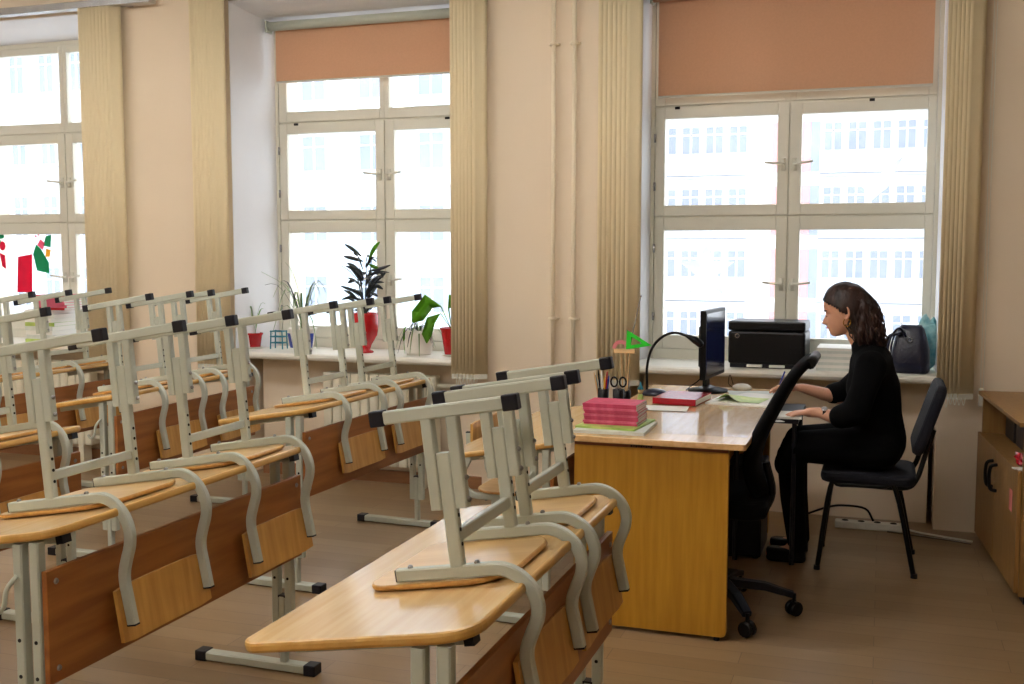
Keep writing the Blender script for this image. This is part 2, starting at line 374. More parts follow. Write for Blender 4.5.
for fx, stacks, lab in blinds:
    t = thing('vertical_blind', lab, 'blind', (fx + WIN_W / 2, 5.83, .69), 0, 'vertical blinds on the window wall')
    MB().box(-1.12, 1.12, -.025, .05, 2.315, 2.36).obj('headrail', 'silver' if fx < -5 else 'cream_plastic', t, bevel=.004)
    for bx in (-.9, .9): MB().box(bx - .015, bx + .015, .05, W - 5.83 + .002, 2.32, 2.355).obj('bracket', 'silver', t)
    for a, b, n, ang in stacks:
        ch = []
        for k in range(n):
            x = a + (b - a) * k / (n - 1) - t.location.x
            o = bpy.data.objects.new('slat', slat_mesh); COL.objects.link(o); o.parent = t
            o.location = (x, -.0 + random.uniform(-.004, .004), .02); o.rotation_euler = (0, 0, R(ang + random.uniform(-5, 5)))
            q = bpy.data.objects.new('slat_weight', wt_mesh); COL.objects.link(q); q.parent = o; q.location = (0, 0, -.004)
            ch.append(x)
        c = MB()
        for k in range(n - 1):
            c.tube(spline([(ch[k], -.04, .022), ((ch[k] + ch[k + 1]) / 2, -.044, -.012 - random.random() * .02), (ch[k + 1], -.04, .022)], 4), .0022, 5)
        c.obj('bead_chain', 'cream_plastic', t, smooth=True)
    if fx == FX[2]:
        x = .48 - t.location.x
        c = MB().tube([(x - .006, .06, 0.05), (x - .006, .06, 2.32)], .0016, 5).tube([(x + .008, .06, 0.05), (x + .008, .06, 2.32)], .0016, 5); c.obj('pull_cord', 'cream_plastic', t)
        MB().box(x - .012, x + .012, .045, .088, -.03, .06).obj('cord_tensioner', 'cream_plastic', t, bevel=.004)

# heating pipes and radiator
for x, lab in ((-1.785, 'left one of the two thin upright heating pipes on the pier'), (-1.665, 'right one of the two thin upright heating pipes on the pier')):
    t = thing('heating_pipe', lab, 'pipe', (x, 5.885, 0), 0, 'upright heating pipes')
    MB().tube([(0, 0, .38), (0, 0, ZC - .002)], .0125, 12).obj('pipe', 'pipe', t, smooth=True)
    for z in (1.06, 2.6): MB().lathe([(.019, -.008), (.021, 0), (.019, .008)], (0, 0, z), 12).box(-.03, .03, .004, .033, z - .005, z + .005).obj('clamp', 'pipe', t)
    if x < -1.7: MB().tube(spline([(0, 0, .385), (0, 0, .36), (-.05, 0, .335), (-.5, 0, .32)], 5), .0125, 10).obj('elbow_pipe', 'pipe', t, smooth=True)
    else: MB().tube(spline([(0, 0, .40), (0, -.02, .62 - .25), (.06, -.02, .34), (.5, -.02, .33)], 5), .0125, 10).obj('elbow_pipe', 'pipe', t, smooth=True)
secm = MB()
secm.prism(rrect(-.029, .029, -.045, .045, .012, 3), .12, .69, bev=.008)
sec_mesh = secm.mesh('radiator_section', 'radiator')
for x0, n, lab in ((-3.27, 12, 'cream sectional radiator under the middle window'), (-6.2, 18, 'cream sectional radiator under the left window')):
    t = thing('radiator', lab, 'radiator', (x0, 5.975, 0), 0, 'radiators under the windows')
    for k in range(n):
        o = bpy.data.objects.new('radiator_section', sec_mesh); COL.objects.link(o); o.parent = t; o.location = (k * .064, 0, 0)
    for z in (.17, .63): MB().tube([(-.06, 0, z), (n * .064 + .1, 0, z)], .016, 10).obj('connecting_pipe', 'radiator', t, smooth=True)
    for k in (1, n - 2): MB().box(k * .064 - .02, k * .064 + .02, -.04, .04, 0, .122).obj('foot', 'radiator', t)

# ceiling lamps out of view, added to light the room
tube_m = MB().tube([(-.58, 0, 0), (.58, 0, 0)], .02, 10).mesh('fill_lamp_tube', 'fill_glow', True)
tube_off = MB().tube([(-.58, 0, 0), (.58, 0, 0)], .02, 10).mesh('fill_lamp_tube', 'fill_body', True)
house_m = MB().box(-.62, .62, -.15, .15, .03, .09).mesh('fill_lamp_housing', 'fill_body')
for i, x in enumerate((-6, -3.6, -1.2, 1.2)):
    for j, y in enumerate((.6, 3.4)):
        t = thing('fill_lamp', 'added unseen ceiling lamp, %s from the rear wall in the %s row' % (['first', 'second', 'third', 'fourth'][i], ['corridor side', 'window side'][j]), 'lamp', (x, y, ZC - .091), 0, 'added unseen ceiling lamps')
        o = bpy.data.objects.new('fill_lamp_housing', house_m); COL.objects.link(o); o.parent = t
        for dy in (-.08, .08):
            o = bpy.data.objects.new('fill_lamp_tube', tube_m if i < 3 else tube_off); COL.objects.link(o); o.parent = t; o.location = (0, dy, 0)

# ------------------------------------------------------------------ school desks
TH = R(9.5); ZR = .79; DL = 1.22; DD = .485      # tilt, height of the raised edge, length, depth
def make_desk(name, label, xr, yc, rz=0, ZR=ZR, DL=DL):
    t = thing(name, label, 'desk', (xr, yc, 0), rz, 'two-seat school desks')
    m = Matrix.Translation((0, 0, ZR)) @ Matrix.Rotation(-TH, 4, 'Y')
    MB().prism(rrect(-DD, 0, -DL / 2, DL / 2, [.045, .075, .075, .045], 6), -.022, 0, m, bev=.007, side=1).obj('desk_top', ['top', 'top_edge'], t)
    for s in (-1, 1):
        y = DL / 2 - .055 if s > 0 else .018 - DL / 2
        yl = y; y = y if s > 0 else y + .06
        rail = MB().box(-.40, -.045, y - .014, y + .014, -.044, -.0225, m).obj('support_rail', 'grey_metal', t, bevel=.003)
        MB().box(-.046, -.026, y - .0155, y + .0155, -.046, -.0226, m).obj('rail_cap', 'black_plastic', rail)
        y = yl; leg = MB(); zt = ZR - .040
        for dx in (-.105, -.055): leg.tube([(dx, y, .145), (dx, y, zt + (dx + .08) * .165)], 1, rect=(.028, .028), up=(1, 0, 0))
        leg = leg.obj('leg', 'grey_metal', t)
        MB().tube([(-.08, y, .03), (-.08, y, .265)], 1, rect=(.03, .022), up=(1, 0, 0)).obj('inner_leg', 'grey_metal', t)
        MB().box(-.094, -.066, y - .014, y + .014, .262, .27).obj('leg_plug', 'black_plastic', t)
        fb = MB().tube([(-.405, y, .0185), (.025, y, .0185)], 1, rect=(.045, .03), up=(0, 0, 1)).obj('foot_bar', 'grey_metal', t)
        for a, b in ((-.43, -.385), (.005, .05)): MB().box(a, b, y - .0255, y + .0255, 0, .037).obj('end_cap', 'black_plastic', fb, bevel=.004)
        for dx in (-.105, -.055):
            for z in (.33, .42, .51): MB().lathe([(.005, 0), (.005, .0012)], m=Matrix.Translation((dx, y - .0142, z)) @ Matrix.Rotation(R(90), 4, 'X'), n=8).obj('adjustment_hole', 'hole', leg)
    MB().tube(spline([(-.105, -DL / 2 + .003, ZR - .12), (-.12, -DL / 2 - .015, ZR - .15), (-.125, -DL / 2 - .02, ZR - .19), (-.15, -DL / 2 - .015, ZR - .21), (-.165, -DL / 2 - .015, ZR - .195)], 4), .006, 6).obj('tilt_lever', 'grey_metal', t, smooth=True)
    p = MB().box(-.0385, -.0225, -DL / 2 + .01, DL / 2 - .025, ZR - .385, ZR - .105).obj('front_panel', 'panel', t, bevel=.002)
    for y in (-DL / 2 + .04, DL / 2 - .055):
        for z in (ZR - .35, ZR - .135): MB().lathe([(.008, 0), (.006, .004)], m=Matrix.Translation((-.0225, y, z)) @ Matrix.Rotation(R(90), 4, 'Y'), n=8).obj('bolt', 'bolt', p)
    return t
DESK = {}
for key, xr, yc, rz, lab, zr in (
    ('A', -.66, 2.27, 0, 'school desk in front, nearest the camera, left of the wooden teacher desk', ZR),
    ('B', -1.145, 4.47, 0, 'bare school desk half hidden behind the front chairs, near the pink notebooks', .728),
    ('C', -1.845, 2.61, 0, 'school desk at lower left with the long orange-brown panel', ZR),
    ('D', -2.235, 4.55, R(-2.5), 'school desk below the red vase and white flower pot', ZR),
    ('E', -2.855, 2.71, 0, 'school desk cut by the left picture edge, behind the lower left desk', ZR),
    ('F', -3.32, 4.66, R(1), 'school desk below the small red flower pot, third column from the right', ZR),
    ('G', -4.32, 4.76, 0, 'rearmost school desk at far left, below the pile of books', ZR)):
    DESK[key] = (xr, yc, rz); make_desk('school_desk', lab, xr, yc, rz, zr, 1.15 if key == 'A' else DL)

# ------------------------------------------------------------------ school chairs (modelled as they stand upturned on a desk)
CH = {}
KIND = {'small': (-.28, -.355, -.285, -.142, -.130, .250), 'medium': (-.31, -.375, -.315, -.18, -.155, .28), 'large': (-.355, -.41, -.365, -.214, -.185, .306)}
def chair_meshes(kind, hb):
    """kind: rail start, seat front, bar start, leg foot and leg top; hb: height of the foot bar above the seat's underside"""
    rl, sf, bs, lb, lt, te = KIND[kind]; g = {}; kz = (.03 + te) / .284; db = te - .254
    g['seat'] = MB().prism(rrect(sf, -.038, -.185, .185, [.05, .10, .10, .05], 6), .003, .0145, bev=.004, side=1).mesh('seat', ['seat', 'backrest'])
    path = [Vector((rl, 0, .030)), Vector((-.15, 0, .030))] + spline([(-.075, 0, .030), (-.045, 0, .0275), (-.015, 0, .012), (.008, 0, -.016), (.0165, 0, -.050), (.0105, 0, -.080), (-.005, 0, -.108), (-.019, 0, -.135), (-.0245, 0, -.160), (-.0235, 0, -.19), (-.0205, 0, -.254)], 4)
    path = [Vector((p.x, 0, .03 - (.03 - p.z) * kz)) for p in path]
    g['side_tube'] = MB().tube(path, 1, rect=(.021, .0265), up=(0, 0, 1)).mesh('side_tube', 'grey_metal')
    for p in g['side_tube'].polygons: p.use_smooth = False
    g['tube_plug'] = MB().box(-.033, -.008, -.010, .010, -te - .0045, -te + .0005).mesh('tube_plug', 'black_plastic')
    g['rail_plug'] = MB().box(rl - .003, rl + .0005, -.010, .010, .0175, .0425).mesh('rail_plug', 'black_plastic')
    lean = (lt - lb) / (hb - .046)
    def u(v): return lb + (v - .046) * lean
    def seg(v0, v1, off): return [(u(v0) + off, 0, v0), (u(v1) + off, 0, v1)]
    top = hb - .013; mo = MB()
    for off in (-.028, .028): mo.tube(seg(hb - .20, top, off), 1, rect=(.024, .025), up=(1, 0, 0))
    g['outer_leg'] = mo.mesh('outer_leg', 'grey_metal')
    g['inner_leg'] = MB().tube(seg(.042, hb - .085, 0), 1, rect=(.021, .030), up=(1, 0, 0)).mesh('inner_leg', 'grey_metal')
    hl = MB()
    for v in (.085, .115, .145, .175):
        if v < hb - .21: hl.lathe([(.0045, 0), (.0045, .001)], m=Matrix.Translation((u(v) + .0152, 0, v)) @ Matrix.Rotation(R(90), 4, 'Y'), n=8)
    g['adjustment_holes'] = hl.mesh('adjustment_holes', 'hole') if hl.v else None
    g['foot_bar'] = MB().tube([(bs + .025, 0, hb), (.02, 0, hb)], 1, rect=(.022, .028), up=(0, 0, 1)).mesh('foot_bar', 'grey_metal')
    g['end_cap'] = MB().prism(rrect(-.017, .017, -.0130, .0130, .004, 2), -.0165, .0165, bev=.003).mesh('end_cap', 'black_plastic')
    bb = MB(); N = 9; vs = []
    for k in range(N):
        y = -.19 + .38 * k / (N - 1); c = .008 * (1 - (y / .19) ** 2); r = .006 if k in (0, N - 1) else 0
        vs += [(-.036 - c - .011, y, -.155 - r - db), (-.036 - c, y, -.155 - r - db), (-.036 - c, y, -.302 + r - db), (-.036 - c - .011, y, -.302 + r - db)]
    fs = [(0, 1, 2, 3), tuple(range(4 * N - 1, 4 * N - 5, -1))]
    for k in range(N - 1):
        for j in range(4): fs.append((k * 4 + j, k * 4 + (j + 1) % 4, k * 4 + 4 + (j + 1) % 4, k * 4 + 4 + j))
    g['backrest'] = bb.add(vs, fs).mesh('backrest', 'backrest')
    g['cross_bar'] = MB().tube([(u(.1), -.152, .1), (u(.1), .152, .1)], 1, rect=(.018, .026), up=(0, 0, 1)).mesh('cross_bar', 'grey_metal')
    g['bolt'] = MB().lathe([(.006, 0), (.006, .004), (.003, .007)], n=8).mesh('bolt', 'bolt')
    g['u'] = u; g['bs'] = bs; g['rl'] = rl
    return g
def make_chair(label, kind, hb, loc, ry, rz=0, spread=.165):
    key = (kind, round(hb, 3))
    if key not in CH: CH[key] = chair_meshes(kind, hb)
    g = CH[key]; u = g['u']
    t = thing('school_chair', label, 'chair', loc, rz, 'school chairs turned up on the desks' if abs(ry) < 1 else None, ry)
    def part(n, mesh, p=t, loc=(0, 0, 0), rot=(0, 0, 0)):
        o = bpy.data.objects.new(n, mesh); COL.objects.link(o); o.parent = p; o.location = loc; o.rotation_euler = rot; return o
    part('seat', g['seat']); part('backrest', g['backrest']); part('cross_bar', g['cross_bar'])
    for s in (-1, 1):
        y = s * spread
        q = part('side_tube', g['side_tube'], t, (0, y, 0)); part('tube_plug', g['tube_plug'], q); part('rail_plug', g['rail_plug'], q)
        for bx in (g['rl'] + .03, -.10): part('bolt', g['bolt'], q, (bx, 0, .043))
        part('outer_leg', g['outer_leg'], t, (0, y, 0))
        il = part('inner_leg', g['inner_leg'], t, (0, y, 0))
        if g['adjustment_holes']: part('adjustment_holes', g['adjustment_holes'], il)['kind'] = 'stuff'
        for v in (hb - .185, hb - .14): part('bolt', g['bolt'], t, (u(v) + .0402, y, v), (0, R(90), 0))
        fb = part('foot_bar', g['foot_bar'], t, (0, y, 0))
        for x in (g['bs'] + .017, .027): part('end_cap', g['end_cap'], fb, (x, 0, hb))
    return t
def chair_on(key, yw, hb, label, kind='large', du=0):
    xr, yc, rz = DESK[key]; dy = yw - yc
    p = Matrix.Rotation(rz, 3, 'Z') @ Vector((du * math.cos(TH), dy, 0))
    make_chair(label, kind, hb, (xr + p.x, yc + p.y, ZR + du * math.sin(TH) + .0005), -TH, rz)
chair_on('A', 2.165, .36, 'upturned chair nearest the camera, at the near end of the front desk', 'small')
chair_on('A', 2.61, .36, 'upturned chair on the far half of the front desk, right against the teacher desk', 'small')
chair_on('C', 2.415, .445, 'largest upturned chair at left, on the near half of the lower left desk')
chair_on('C', 3.005, .445, 'upturned chair on the far half of the lower left desk')
chair_on('D', 4.39, .42, 'upturned chair on the near half of the desk below the red vase', 'medium')
chair_on('D', 4.89, .42, 'upturned chair in front of the red vase, beside the white flower pot', 'medium')
chair_on('E', 3.0, .435, 'upturned chair cut by the left picture edge, on the desk behind the lower left desk')
chair_on('E', 2.42, .435, 'upturned chair almost wholly outside the left picture edge')
chair_on('F', 4.52, .435, 'upturned chair on the near half of the desk below the small red pot')
chair_on('F', 5.04, .435, 'upturned chair left of the small red flower pot, on the far half of its desk')
chair_on('G', 4.50, .42, 'upturned chair on the near half of the rearmost desk at far left')
chair_on('G', 5.11, .42, 'upturned chair in front of the book pile at far left')
make_chair('upright chair tucked under the bare desk behind the front chairs', 'small', .38, (-1.735, 4.55, .3965), math.pi)

# ------------------------------------------------------------------ teacher's desk
DX0, DX1, DY0, DY1, DZ = -1.125, -.455, 3.90, 5.52, .75
t = thing('teacher_desk', 'honey-coloured wooden teacher desk with books and papers', 'desk', ((DX0 + DX1) / 2, (DY0 + DY1) / 2, 0))
t.location = (0, 0, 0)
MB().prism(rrect(DX0, DX1, DY0, DY1, .012, 3), DZ - .024, DZ, bev=.003).obj('desk_top', 'ttop', t)
pn = MB()
pts = rrect(DX0 + .02, DX1 - .065, .015, DZ - .024, .02, 4)
pn.prism(pts, -.012, .012, Matrix.Translation((0, DY0 + .045, 0)) @ Matrix.Rotation(R(90), 4, 'X')); o = pn.obj('side_panel', 'tdesk', t)
MB().box(DX0 + .021, DX1 - .066, DY0 + .031, DY0 + .0335, DZ - .040, DZ - .0245).obj('brown_strip', 'edge', o)  # thin brown strip just below the desk top
st = MB()
for k in range(9): st.box(-.885 + k * .0095, -.885 + k * .0095 + .0062, DY0 + .0295, DY0 + .0312, DZ - .038 + .002 * (k % 2), DZ - .0275)
st.obj('stamped_number', 'hole', o)
pn = MB(); pn.prism(pts, -.012, .012, Matrix.Translation((0, DY1 - .045, 0)) @ Matrix.Rotation(R(90), 4, 'X')); pn.obj('side_panel', 'tdesk', t)
MB().box(DX0 + .06, DX0 + .078, DY0 + .058, DY1 - .058, .25, DZ - .025).obj('front_panel', 'tdesk', t)
for y in (DY0 + .045, DY1 - .045):
    for x in (DX0 + .06, DX1 - .1): MB().lathe([(.012, 0), (.012, .016)], (x, y, 0), 10).obj('foot', 'black_plastic', t)
tag(MB().box(-.935, -.468, 4.04, 4.86, DZ + .0005, DZ + .0035).obj('plexiglass_sheet', 'plexi'), 'clear plexiglass sheet lying on the bare part of the teacher desk', 'desk pad')
t = thing('dark_filler_tower', 'black computer tower added under the teacher desk to fill the dark area', 'computer', (-.60, 5.22, 0))  # made-up tower, added to darken the space under the desk
MB().box(-.085, .085, -.16, .16, .012, .44).obj('filler_case', 'black', t, bevel=.004)
MB().box(-.08, .08, -.166, -.161, .02, .435).obj('filler_bezel', 'black_plastic', t)
for x in (-.06, .06):
    for y in (-.13, .13): MB().lathe([(.014, 0), (.014, .0125)], (x, y, 0), 10).obj('foot', 'black_plastic', t)
MB().lathe([(.007, 0), (.007, .002)], m=Matrix.Translation((.03, -.1665, .39)) @ Matrix.Rotation(R(90), 4, 'X'), n=12).obj('filler_button', 'silver', t)
# side table where she writes
t = thing('side_table', 'low dark side table with a perforated metal leg under the woman\'s hands', 'table', (-.5, 5.1, 0))
MB().box(-.16, .15, -.14, .36, .668, .69).obj('table_top', 'black_plastic', t)
lg = MB().tube([(.13, -.07, .30), (.13, -.07, .667)], 1, rect=(.03, .02), up=(1, 0, 0)).tube([(.13, -.07, 0), (.13, -.07, .32)], .012, 8); lo = lg.obj('leg', 'black_plastic', t)
for k in range(12): MB().lathe([(.004, 0), (.004, .001)], m=Matrix.Translation((.13, -.0808, .35 + k * .022)) @ Matrix.Rotation(R(90), 4, 'X'), n=6).obj('perforation', 'silver', lo)
for p in ((-.13, -.07), (-.13, .3), (.13, .3)): MB().tube([(*p, 0), (*p, .667)], .012, 8).obj('leg', 'black_plastic', t)

def flat(name, mats, x0, x1, y0, y1, z0, z1, rz, label, cat, group=None, bevel=0):
    cx, cy = (x0 + x1) / 2, (y0 + y1) / 2
    o = MB().box(x0 - cx, x1 - cx, y0 - cy, y1 - cy, 0, z1 - z0).obj(name, mats, None, bevel=bevel)
    o.location = (cx, cy, z0); o.rotation_euler = (0, 0, rz); return tag(o, label, cat, group)
def book(name, cover, x0, x1, y0, y1, z0, th, rz, label, cat='book', group=None, c=.0012):
    cx, cy = (x0 + x1) / 2, (y0 + y1) / 2; hx, hy = (x1 - x0) / 2, (y1 - y0) / 2
    t = thing(name, label, cat, (cx, cy, z0), rz, group)
    MB().box(-hx, hx, -hy, hy, 0, c).box(-hx, hx, -hy, hy, th - c, th).box(-hx, hx, -hy, -hy + c, c, th - c).obj('cover', cover, t)
    MB().box(-hx + .003, hx + .0003, -hy + c + .0003, hy - .003, c, th - c).obj('pages', 'paper', t)
    return t
# papers under the notebooks
flat('magazine', 'paper_grey', -1.12, -.845, 3.955, 4.24, DZ + .0002, DZ + .012, R(2), 'grey magazine at the bottom of the pink notebook pile', 'magazine')
flat('magazine', 'green_paper', -1.11, -.87, 3.99, 4.27, DZ + .0125, DZ + .020, R(-5), 'green and yellow magazine right under the pink notebooks', 'magazine')
names = ['lowest', 'second from below', 'third from below', 'fourth from below', 'fifth from below', 'fifth from the top', 'fourth from the top', 'third from the top', 'second from the top', 'topmost']
for k in range(10):
    dx, dy = random.uniform(-.004, .004), random.uniform(-.004, .004)
    book('notebook', 'rose_cover' if k % 3 == 1 else 'pink', -1.10 + dx, -.885 + dx, 4.05 + dy, 4.22 + dy, DZ + .0205 + k * .0082, .0078, R(random.uniform(-1.5, 1.5)), 'pink notebook, %s in the pile on the teacher desk' % names[k], 'notebook', 'pink notebooks piled on the teacher desk', .0009)
book('thick_book', 'red', -.968, -.768, 4.79, 5.06, DZ + .004, .028, R(-6), 'thick red hardback lying between the desk lamp and the papers', 'book', c=.003)
flat('paper_sheet', 'paper', -1.0, -.80, 4.6, 4.75, DZ + .0036, DZ + .005, R(5), 'white sheet under the edge of the red hardback', 'paper')
# papers to the right
flat('open_magazine', 'paper', -.74, -.46, 4.87, 5.14, DZ + .0004, DZ + .008, R(-8), 'white open magazine on the desk edge beside the office chair', 'magazine')
flat('paper_sheet', 'paper_grey', -.70, -.47, 5.16, 5.40, DZ + .0004, DZ + .004, R(12), 'grey printed sheet behind the open magazine', 'paper')
flat('paper_sheet', 'paper', -.66, -.48, 5.05, 5.26, DZ + .0084, DZ + .0098, R(-22), 'loose white sheet on top of the open magazine', 'paper')
o = MB()
pth = spline([(-.72, 4.98, DZ + .010), (-.66, 4.97, DZ + .016), (-.60, 4.96, DZ + .012), (-.52, 4.95, DZ + .011)], 5)
vs = []; fs = []
for k, p in enumerate(pth):
    hgt = .028 * math.exp(-((k - 4) / 3.0) ** 2)
    vs += [(p.x, p.y - .03, p.z + hgt), (p.x + .03, p.y + .14, p.z), (p.x + .03, p.y + .14, p.z - .001), (p.x, p.y - .03, p.z + hgt - .001)]
for k in range(len(pth) - 1):
    for j in range(4): fs.append((k * 4 + j, k * 4 + (j + 1) % 4, k * 4 + 4 + (j + 1) % 4, k * 4 + 4 + j))
fs += [(3, 2, 1, 0), tuple(range(len(vs) - 4, len(vs)))]
tag(o.add(vs, fs).obj('folded_leaflet', 'green_paper'), 'curled green leaflet on the white papers', 'leaflet')
# computer mouse
t = thing('computer_mouse', 'cream computer mouse beside the monitor foot', 'mouse', (-.66, 5.45, DZ + .0005))
MB().lathe([(.0, 0), (.03, .001), (.034, .008), (.03, .02), (.018, .029), (.004, .032)], n=16, m=Matrix.Scale(1.5, 4, (1, 0, 0))).obj('mouse_shell', 'cream_plastic', t, smooth=True)
MB().tube(spline([(-.05, 0, .012), (-.07, .015, .03), (-.065, .03, .07), (-.05, .045, .02)], 5), .002, 5).obj('mouse_cable', 'black', t)
# monitor, seen nearly edge-on
t = thing('computer_monitor', 'flat black computer monitor seen almost from its edge on the desk', 'monitor', (-.815, 5.35, DZ), R(84))
MB().lathe([(.12, 0), (.12, .008), (.05, .022), (.02, .03)], n=28, m=Matrix.Scale(.8, 4, (0, 1, 0))).obj('stand_base', 'black', t, smooth=True)
MB().box(-.03, .03, .0, .02, .02, .16).obj('stand_neck', 'black', t)
bz = MB().box(-.19, .19, -.035, -.006, .075, .41).obj('monitor_housing', 'black', t, bevel=.004)
MB().box(-.175, .175, -.037, -.0345, .095, .395).obj('screen', 'screen', bz)
MB().box(-.12, .12, -.006, .02, .13, .33).obj('rear_cover', 'black', t, bevel=.006)
MB().tube(spline([(0, .02, .15), (.05, .05, .06), (.02, .09, .02), (-.04, .10, .004)], 5), .003, 6).obj('cable', 'black', t)
# gooseneck desk lamp
t = thing('desk_lamp', 'black gooseneck desk lamp arching over the red hardback', 'lamp', (-1.055, 5.12, DZ))
MB().lathe([(.055, 0), (.055, .012), (.035, .026), (.012, .032)], n=20, m=Matrix.Translation((.02, 0, 0)) @ Matrix.Scale(1.2, 4, (1, 0, 0))).obj('lamp_base', 'navy_leather', t, smooth=True)
MB().tube(spline([(-.02, 0, .02), (-.02, 0, .14), (.005, 0, .23), (.055, 0, .285), (.115, 0, .305), (.175, 0, .29)], 6), .0065, 8).obj('gooseneck', 'black', t, smooth=True)
MB().tube(spline([(.165, 0, .294), (.195, 0, .28), (.225, 0, .262), (.245, 0, .243)], 4), [.008, .009, .011, .013, .015, .017, .018, .018, .018, .018, .017, .016, .010], 10).obj('lamp_head', 'black', t, smooth=True)
# pen organiser with its pens
ox, oy = -1.06, 4.335
t = thing('pen_organiser', 'dark plastic pen organiser behind the pink notebooks', 'organiser', (ox, oy, DZ))
MB().box(-.06, .06, -.05, .05, 0, .012).obj('tray', 'black', t)
for x in (-.035, .03): MB().lathe([(.022, .012), (.024, .125), (.021, .125), (.019, .016)], (x, 0, 0), 16).obj('pen_cup', 'black', t, smooth=True)
cols = [('blue', 'blue pen'), ('red', 'red pen'), ('paper', 'white pen'), ('teal', 'teal felt pen'), ('wood_light', 'wooden pencil'), ('black', 'black pen'), ('st_yel', 'yellow pencil')]
for k, (c, nm) in enumerate(cols):
    a = k * 2 * math.pi / 7; bx = -.035
    p0 = Vector((ox + bx + .006 * math.cos(a), oy + .006 * math.sin(a), DZ + .020)); p1 = p0 + Vector((.026 * math.cos(a) - .008, .02 * math.sin(a), .16 + .014 * (k % 3)))
    tag(MB().tube([p0, p1 - (p1 - p0) * .12, p1], [.0038, .0038, .0016], 7).obj('pen' if 'pen ' in nm + ' ' else 'pencil', c), '%s sticking out of the left cup of the organiser' % nm, 'pen', 'pens in the organiser')
t2 = thing('scissors', 'scissors with black handles leaning in the organiser', 'scissors', (ox + .03, oy, DZ + .055))
for s in (-1, 1):
    MB().box(-.004, .004, s * .002 - .001, s * .002 + .001, 0, .075, Matrix.Rotation(R(6 * s), 4, 'Y')).obj('blade', 'silver', t2)
    c = [(s * .018 + .014 * math.cos(a), s * .002, .10 + .02 * math.sin(a)) for a in [i * math.pi / 6 for i in range(13)]]
    MB().tube(c, .004, 6).obj('finger_ring', 'black', t2, smooth=True)
# holder with set square, protractor and pointer
hx, hy = -1.063, 4.6
t = thing('tool_holder', 'small wooden holder on thin rods for drawing tools', 'holder', (hx, hy, DZ))
MB().lathe([(.028, 0), (.028, .02), (.024, .05), (.024, .085), (.02, .085), (.02, .03)], n=18).obj('holder_base', 'black', t, smooth=True)
for dx in (-.02, .004, .018): MB().tube([(dx * .4, 0, .06), (dx, 0, .25)], .0025, 6).obj('rod', 'wood_light', t)
MB().box(-.05, .045, -.012, .012, .25, .268).obj('holder_plate', 'wood_light', t, bevel=.002)
o = MB(); tri = [(0, 0), (.115, .02), (.004, .085)]; inn = [(.022, .018), (.07, .028), (.024, .055)]
vs = [(x, 0, z) for x, z in tri] + [(x, 0, z) for x, z in inn] + [(x, .003, z) for x, z in tri] + [(x, .003, z) for x, z in inn]
fs = []
for i in range(3):
    j = (i + 1) % 3; fs += [(i, j, 3 + j, 3 + i), (6 + i, 9 + i, 9 + j, 6 + j), (i, 6 + i, 6 + j, j), (3 + i, 3 + j, 9 + j, 9 + i)]
o = o.add(vs, fs).obj('set_square', 'lime'); o.location = (hx + .005, hy - .014, DZ + .268); tag(o, 'lime green set square standing on the wooden holder', 'set square')
o = MB(); N = 14; vs = []; fs = []
for i in range(N + 1):
    a = math.pi * i / N
    for y in (0, .003):
        for r in (.022, .038): vs.append((r * math.cos(a), y, r * math.sin(a)))
for i in range(N):
    b = i * 4; fs += [(b, b + 1, b + 5, b + 4), (b + 2, b + 6, b + 7, b + 3), (b + 1, b + 3, b + 7, b + 5), (b, b + 4, b + 6, b + 2)]
fs += [(0, 2, 3, 1), (N * 4, N * 4 + 1, N * 4 + 3, N * 4 + 2)]
o = o.add(vs, fs).obj('protractor', 'rose'); o.location = (hx - .022, hy + .004, DZ + .2685); tag(o, 'pink half-round protractor beside the green set square', 'protractor')
tag(MB().tube([(hx + .014, hy + .008, DZ + .09), (hx + .012, hy + .0145, DZ + .26), (hx + .062, hy + .02, DZ + .50)], [.003, .0028, .002], 6).lathe([(.001, -.006), (.005, 0), (.001, .006)], (hx + .062, hy + .02, DZ + .50), 8).obj('pointer_stick', 'silver'), 'thin pointer stick rising out of the tool holder', 'pointer')
# little figurine
t = thing('figurine', 'tiny figurine standing beside the desk lamp base', 'figurine', (-1.02, 4.72, DZ))
MB().lathe([(.014, 0), (.016, .03), (.010, .055)], n=12).obj('figurine_body', 'green_paper', t, smooth=True)
MB().lathe([(.003, .055), (.013, .066), (.012, .078), (.002, .086)], n=12).obj('figurine_head', 'wood_light', t, smooth=True)
MB().lathe([(.017, .078), (.008, .09), (.002, .112)], n=12).obj('figurine_hat', 'teal', t, smooth=True)

# ------------------------------------------------------------------ window sills: printer, papers, bag, books, plants
t = thing('printer', 'black desktop printer standing on the right window sill', 'printer', (-.59, 6.06, ZS), R(-2))
bx = MB().box(-.205, .205, -.13, .13, .022, .20).obj('printer_body', 'black', t, bevel=.012)
MB().box(-.205, .205, -.135, .13, .203, .255).obj('scanner_lid', 'black', t, bevel=.01)
MB().box(-.195, .195, -.12, .12, 0, .0225).obj('printer_base', 'black_plastic', t)
MB().lathe([(.013, 0), (.013, .003)], m=Matrix.Translation((-.155, -.131, .175)) @ Matrix.Rotation(R(90), 4, 'X'), n=20).obj('round_logo', 'silver', bx)
MB().lathe([(.008, 0), (.008, .001)], m=Matrix.Translation((-.155, -.1335, .175)) @ Matrix.Rotation(R(90), 4, 'X'), n=20).obj('logo_centre', 'black_plastic', bx)
MB().box(-.04, .07, -.137, -.134, .222, .228).obj('lid_grip', 'navy_fab', t)
for a, b in ((-.10, -.02), (.02, .10)): MB().box(a, b, -.15, -.121, .008, .02).obj('paper_tray', 'paper', t)
